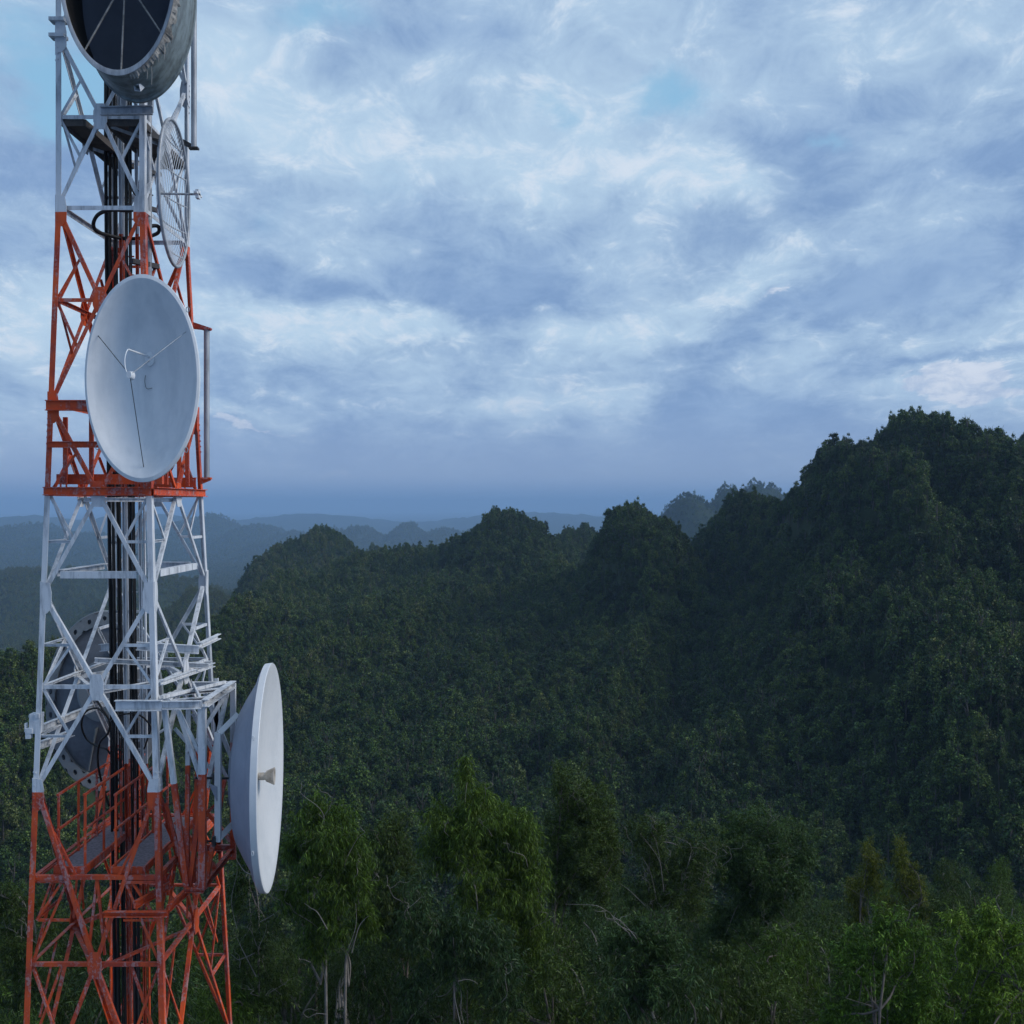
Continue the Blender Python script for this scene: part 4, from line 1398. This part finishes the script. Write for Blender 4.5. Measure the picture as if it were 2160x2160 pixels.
fx = [0, 470, 560, 640, 800, 900, 1000, 1130, 1200, 1290, 1400, 1600, 1750, 1850, 1930, 2000, 2160]
fy = [1880, 1850, 1900, 1850, 1830, 1840, 1820, 1830, 1800, 1800, 1840, 1820, 1840, 1830, 1830, 1790, 1800]
g = np.random.default_rng(5)
spots = []
for Y in (25, 28, 31, 35, 39, 43, 48, 53, 58, 64, 71):
    n = int(2300 / (2.5 / Y * F)) + 1
    for k_ in range(n):
        px = -60 + (k_ + .5 + .35 * g.normal()) * 2300 / n
        spots.append((px, Y + g.normal() * 1.2))
for px, Y in spots:
    if Y < 30 and 470 < px < 800:
        continue
    lim = float(np.interp(px, fx, fy))
    far = np.interp(Y, [27, 45, 73], [1, .45, 0])
    py = lim + 10 + 110 * g.random() ** 1.5 + 70 * far
    if Y > 45 and 1250 < px:
        py -= 40 * g.random()
    p = P(px, py, Y)
    v = int(g.integers(6))
    c = int(g.choice(3, p=[.5, .3, .2]))
    where = 'left of the white dish' if px < 560 else ('under the two drooping trees' if px < 1150 else ('below the thin open tree' if px < 1560 else 'behind the bright green bushes'))
    look = ('dark green', 'bluish green', 'light green drooping')[c]
    gz = float(terrain(p.x, Y))
    t = thing('hilltop_tree', (p.x, Y, gz), '%s tree filling the shaded hilltop row %s' % (look, where), 'tree', '%s filler trees %s' % (look, where))
    hgt = p.z - gz
    rz = g.random() * 6.28
    s = .85 + .35 * g.random()
    for nm, me_ in (('crown', FILL[v][0][c]), ('trunk', FILL[v][1])):
        o = bpy.data.objects.new(nm, me_)
        COL.objects.link(o)
        o.parent = t
        o.location = (0, 0, hgt)
        o.rotation_euler = (0, 0, rz)
        o.scale = (s, s, s * 1.15)
        if nm == 'trunk':
            o.scale = (s, s, s * 1.15)

# ------------------------------------------------------------------ haze
HZ0, HZ1 = GROUND_MIN - 1.0, 130.0
hm, nt, out = new_mat('haze_air')
k = NT(nt)
pv = k.n('ShaderNodeVolumePrincipled')
pv.inputs['Color'].default_value = C4(.42, .65, .97)
pv.inputs['Density'].default_value = .00014
pv.inputs['Anisotropy'].default_value = 0.0
k.l(pv.outputs[0], out.inputs['Volume'])
hb_ = MB()
x0, x1, y0, y1 = -24000.0, 24000.0, -300.0, 29500.0
vs = [(x, y, z) for z in (HZ0, HZ1) for x, y in ((x0, y0), (x1, y0), (x1, y1), (x0, y1))]
hb_.add(vs, [(3, 2, 1, 0), (4, 5, 6, 7), (0, 1, 5, 4), (1, 2, 6, 5), (2, 3, 7, 6), (3, 0, 4, 7)])
hz = hb_.build('haze', hm)
tag(hz, kind='stuff')

# ------------------------------------------------------------------ sky and light
SUN_EL, SUN_AZ = math.radians(34), math.radians(96)    # azimuth clockwise from +Y (the view direction)
w = bpy.data.worlds.new('World')
SC.world = w
w.use_nodes = True
nt = w.node_tree
nt.nodes.clear()
k = NT(nt)
wo = k.n('ShaderNodeOutputWorld')
bg = k.n('ShaderNodeBackground')
bg.inputs['Strength'].default_value = .1
sky = k.n('ShaderNodeTexSky', sky_type='NISHITA')
sky.sun_disc = False
sky.sun_elevation = SUN_EL
sky.sun_rotation = SUN_AZ
sky.air_density = 1.0
sky.dust_density = 1.0
tc = k.n('ShaderNodeTexCoord').outputs['Generated']
sp = k.n('ShaderNodeSeparateXYZ')
k.l(tc, sp.inputs[0])
zc = k.math('MAXIMUM', sp.outputs[2], 0.0)
den = k.math('ADD', zc, .26)
cu = k.n('ShaderNodeCombineXYZ')
k.l(k.math('DIVIDE', sp.outputs[0], den), cu.inputs[0])
k.l(k.math('DIVIDE', sp.outputs[1], den), cu.inputs[1])
uv = k.mapping(cu.outputs[0], (1.0, .62, 1), (3.1, 1.7, 0), (0, 0, math.radians(12)))
n_big = k.noise(uv, 1.9, 4, .55, .3)
n_mid = k.noise(uv, 3.3, 9, .60, .35)
n_det = k.noise(k.mapping(cu.outputs[0], (1.2, .9, 1), (9, 4, 0)), 9, 10, .70, .5)
# cloud banks: bearing and height of each bank over the hills, its spread and its slant
yy = k.math('MAXIMUM', sp.outputs[1], .05)
front = k.ramp(sp.outputs[1], .1, .5)
wn = k.n('ShaderNodeTexNoise')
k.l(uv, wn.inputs['Vector'])
wn.inputs['Scale'].default_value = 3.4
wn.inputs['Detail'].default_value = 6
wn.inputs['Roughness'].default_value = .6
ws = k.n('ShaderNodeSeparateColor')
k.l(wn.outputs['Color'], ws.inputs[0])
bs = k.math('ADD', k.math('DIVIDE', sp.outputs[0], yy), k.math('MULTIPLY', k.math('SUBTRACT', ws.outputs[0], .5), .2))
bt = k.math('ADD', k.math('DIVIDE', sp.outputs[2], yy), k.math('MULTIPLY', k.math('SUBTRACT', ws.outputs[1], .5), .11))


def banks(lst, amp_col=True):
    tot = None
    for px, py, a_, b_, tilt, amp in lst:
        c_, s_ = math.cos(math.radians(tilt)), math.sin(math.radians(tilt))
        ds = k.math('SUBTRACT', bs, (px - 1080) / F)
        dt = k.math('SUBTRACT', bt, (HOR - py) / F)
        e1 = k.math('ADD', k.math('MULTIPLY', ds, c_ * F / a_), k.math('MULTIPLY', dt, s_ * F / a_))
        e2 = k.math('ADD', k.math('MULTIPLY', ds, -s_ * F / b_), k.math('MULTIPLY', dt, c_ * F / b_))
        q = k.math('ADD', k.math('MULTIPLY', e1, e1), k.math('MULTIPLY', e2, e2))
        g_ = k.math('MULTIPLY', k.math('POWER', 2.718, k.math('MULTIPLY', q, -1.0)), amp)
        tot = g_ if tot is None else k.math('ADD', tot, g_)
    return k.math('MULTIPLY', tot, front)


shade = banks([(480, 120, 170, 130, 0, .9), (610, 265, 190, 80, -10, .8), (1130, 340, 330, 110, 0, .8), (1490, 370, 190, 60, -15, 1.0), (1560, 610, 200, 45, 20, .8),
               (860, 690, 260, 40, 0, .7), (640, 700, 220, 50, 0, .6), (1720, 690, 140, 36, 10, .8), (1900, 110, 220, 90, 20, .6), (1850, 430, 280, 34, 25, .8), (1300, 700, 160, 40, 0, .5), (60, 700, 160, 90, 0, .7), (1150, 840, 260, 30, 0, .5), (520, 865, 120, 22, 0, .7),
               (950, 430, 240, 90, -10, -1.0), (850, 590, 330, 60, 0, -.9), (520, 600, 130, 60, -15, -1.0), (1120, 580, 140, 60, 10, -.9), (1720, 230, 330, 90, 15, -.6), (2040, 330, 240, 36, 25, -1.1),
               (1850, 610, 420, 70, 18, -1.0), (1480, 900, 190, 60, 12, -.9), (1010, 60, 140, 60, 0, -.7), (2000, 735, 210, 22, 3, -.9), (1200, 980, 900, 50, 0, -.5), (60, 530, 110, 50, -12, -.8), (60, 340, 140, 70, 0, -.6)])
puff = banks([(2010, 800, 60, 46, 0, 1.0), (2085, 812, 70, 52, 0, 1.0), (1965, 830, 60, 30, 0, .6), (510, 900, 50, 14, 0, .8), (590, 912, 60, 10, 0, .6), (1450, 425, 90, 30, 0, .6), (1640, 610, 70, 16, 20, .7), (700, 1000, 150, 16, 0, .5)])
gapb = banks([(690, 15, 170, 60, 0, 1.0), (1150, 225, 75, 46, 0, 1.1), (1420, 165, 95, 50, 10, 1.0), (110, 90, 130, 150, 0, 1.0), (100, 210, 140, 60, 0, .8), (1780, 275, 60, 24, 10, .7), (560, 480, 80, 40, 0, .3)])
sh = k.math('ADD', k.math('MULTIPLY', n_big, .48), k.math('ADD', k.math('MULTIPLY', n_mid, .55), k.math('MULTIPLY', n_det, .36)))
lv = k.math('ADD', k.math('MULTIPLY', k.math('SUBTRACT', sh, .695), 2.4), k.math('ADD', k.math('MULTIPLY', shade, .58), .5))
light = k.ramp(lv, -.05, 1.08)
c_light, c_hi = C4(5.0, 6.7, 8.4), C4(7.0, 7.8, 8.9)
c_low = k.mix(k.ramp(k.math('ADD', k.math('MULTIPLY', n_mid, .6), k.math('MULTIPLY', n_det, .4)), .38, .62), C4(2.1, 3.4, 5.8), C4(2.9, 4.35, 6.7))
cloud = k.mix(light, c_low, c_light)
hi = k.ramp(k.math('ADD', k.math('MULTIPLY', k.math('SUBTRACT', lv, .5), .55), k.math('ADD', k.math('MULTIPLY', k.math('SUBTRACT', n_det, .5), 1.9), 0.0)), .08, .62)
cloud = k.mix(k.math('MULTIPLY', hi, .8), cloud, c_hi)
pf = k.ramp(k.math('ADD', puff, k.math('ADD', k.math('MULTIPLY', k.math('SUBTRACT', n_det, .5), 1.3), k.math('MULTIPLY', k.math('SUBTRACT', ws.outputs[0], .5), 1.2))), .42, .72)
cloud = k.mix(k.math('MULTIPLY', pf, .85), cloud, k.mix(k.ramp(n_det, .38, .6), C4(4.6, 5.7, 7.6), C4(7.2, 7.8, 8.9)))
gap = k.ramp(k.math('ADD', k.noise(k.mapping(cu.outputs[0], (1, .8, 1), (21, 5, 0)), 3.6, 9, .66, .5), k.math('MULTIPLY', gapb, .36)), .58, 1.0)
blue = k.mix(.3, C4(3.1, 6.2, 8.9), sky.outputs[0])
skyc = k.mix(k.math('MULTIPLY', gap, k.ramp(zc, .12, .25)), cloud, blue)
skyc = k.mix(k.math('MULTIPLY', k.ramp(k.math('SUBTRACT', 1.0, zc), .86, 1.0), .45), skyc, C4(3.0, 4.3, 6.7))
skyc = k.mix(k.ramp(k.math('SUBTRACT', 1.0, zc), .915, .995), skyc, C4(2.85, 3.95, 6.0))
skyc = k.mix(k.ramp(k.math('SUBTRACT', 1.0, zc), .974, .999), skyc, C4(2.0, 3.2, 5.5))
# unseen sky behind the viewer and to the left dimmed to shape the light
side_ = k.ramp(k.math('ADD', k.math('MULTIPLY', sp.outputs[1], .8), k.math('MULTIPLY', sp.outputs[0], .6)), -.9, .35)
skyc = k.mix(k.math('SUBTRACT', 1.0, side_), skyc, k.mix(1.0, skyc, C4(.62, .64, .68), 'MULTIPLY'))
k.l(skyc, bg.inputs['Color'])
k.l(bg.outputs[0], wo.inputs['Surface'])
w.cycles.sampling_method = 'MANUAL'
w.cycles.sample_map_resolution = 512

sl = bpy.data.lights.new('sun', 'SUN')
sl.energy = 2.0
sl.angle = math.radians(28)
sl.color = (1.0, .93, .84)
so = bpy.data.objects.new('sun', sl)
COL.objects.link(so)
sd = Vector((math.sin(SUN_AZ) * math.cos(SUN_EL), math.cos(SUN_AZ) * math.cos(SUN_EL), math.sin(SUN_EL)))
so.rotation_euler = sd.to_track_quat('Z', 'Y').to_euler()
so.location = (40, -40, 90)

# ------------------------------------------------------------------ camera and render settings
cam = bpy.data.cameras.new('camera')
cam.sensor_width = 36
cam.lens = F / 2160 * 36
cam.shift_y = (HOR - 1080) / 2160
cam.clip_start = .1
cam.clip_end = 60000
co = bpy.data.objects.new('camera', cam)
COL.objects.link(co)
co.location = (0, 0, HC)
co.rotation_euler = (math.radians(90), 0, 0)
SC.camera = co

SC.view_settings.view_transform = 'Standard'
SC.view_settings.look = 'None'
SC.view_settings.gamma = 1
SC.view_settings.exposure = 0
cy = SC.cycles
cy.use_denoising = True
cy.denoiser = 'OPENIMAGEDENOISE'
cy.max_bounces = 5
cy.diffuse_bounces = 2
cy.glossy_bounces = 2
cy.transmission_bounces = 3
cy.volume_bounces = 2
cy.transparent_max_bounces = 4
cy.use_adaptive_sampling = True
cy.adaptive_threshold = .02
cy.caustics_reflective = False
cy.caustics_refractive = False
for o in bpy.data.objects:
    if '_o' in o:
        del o['_o']
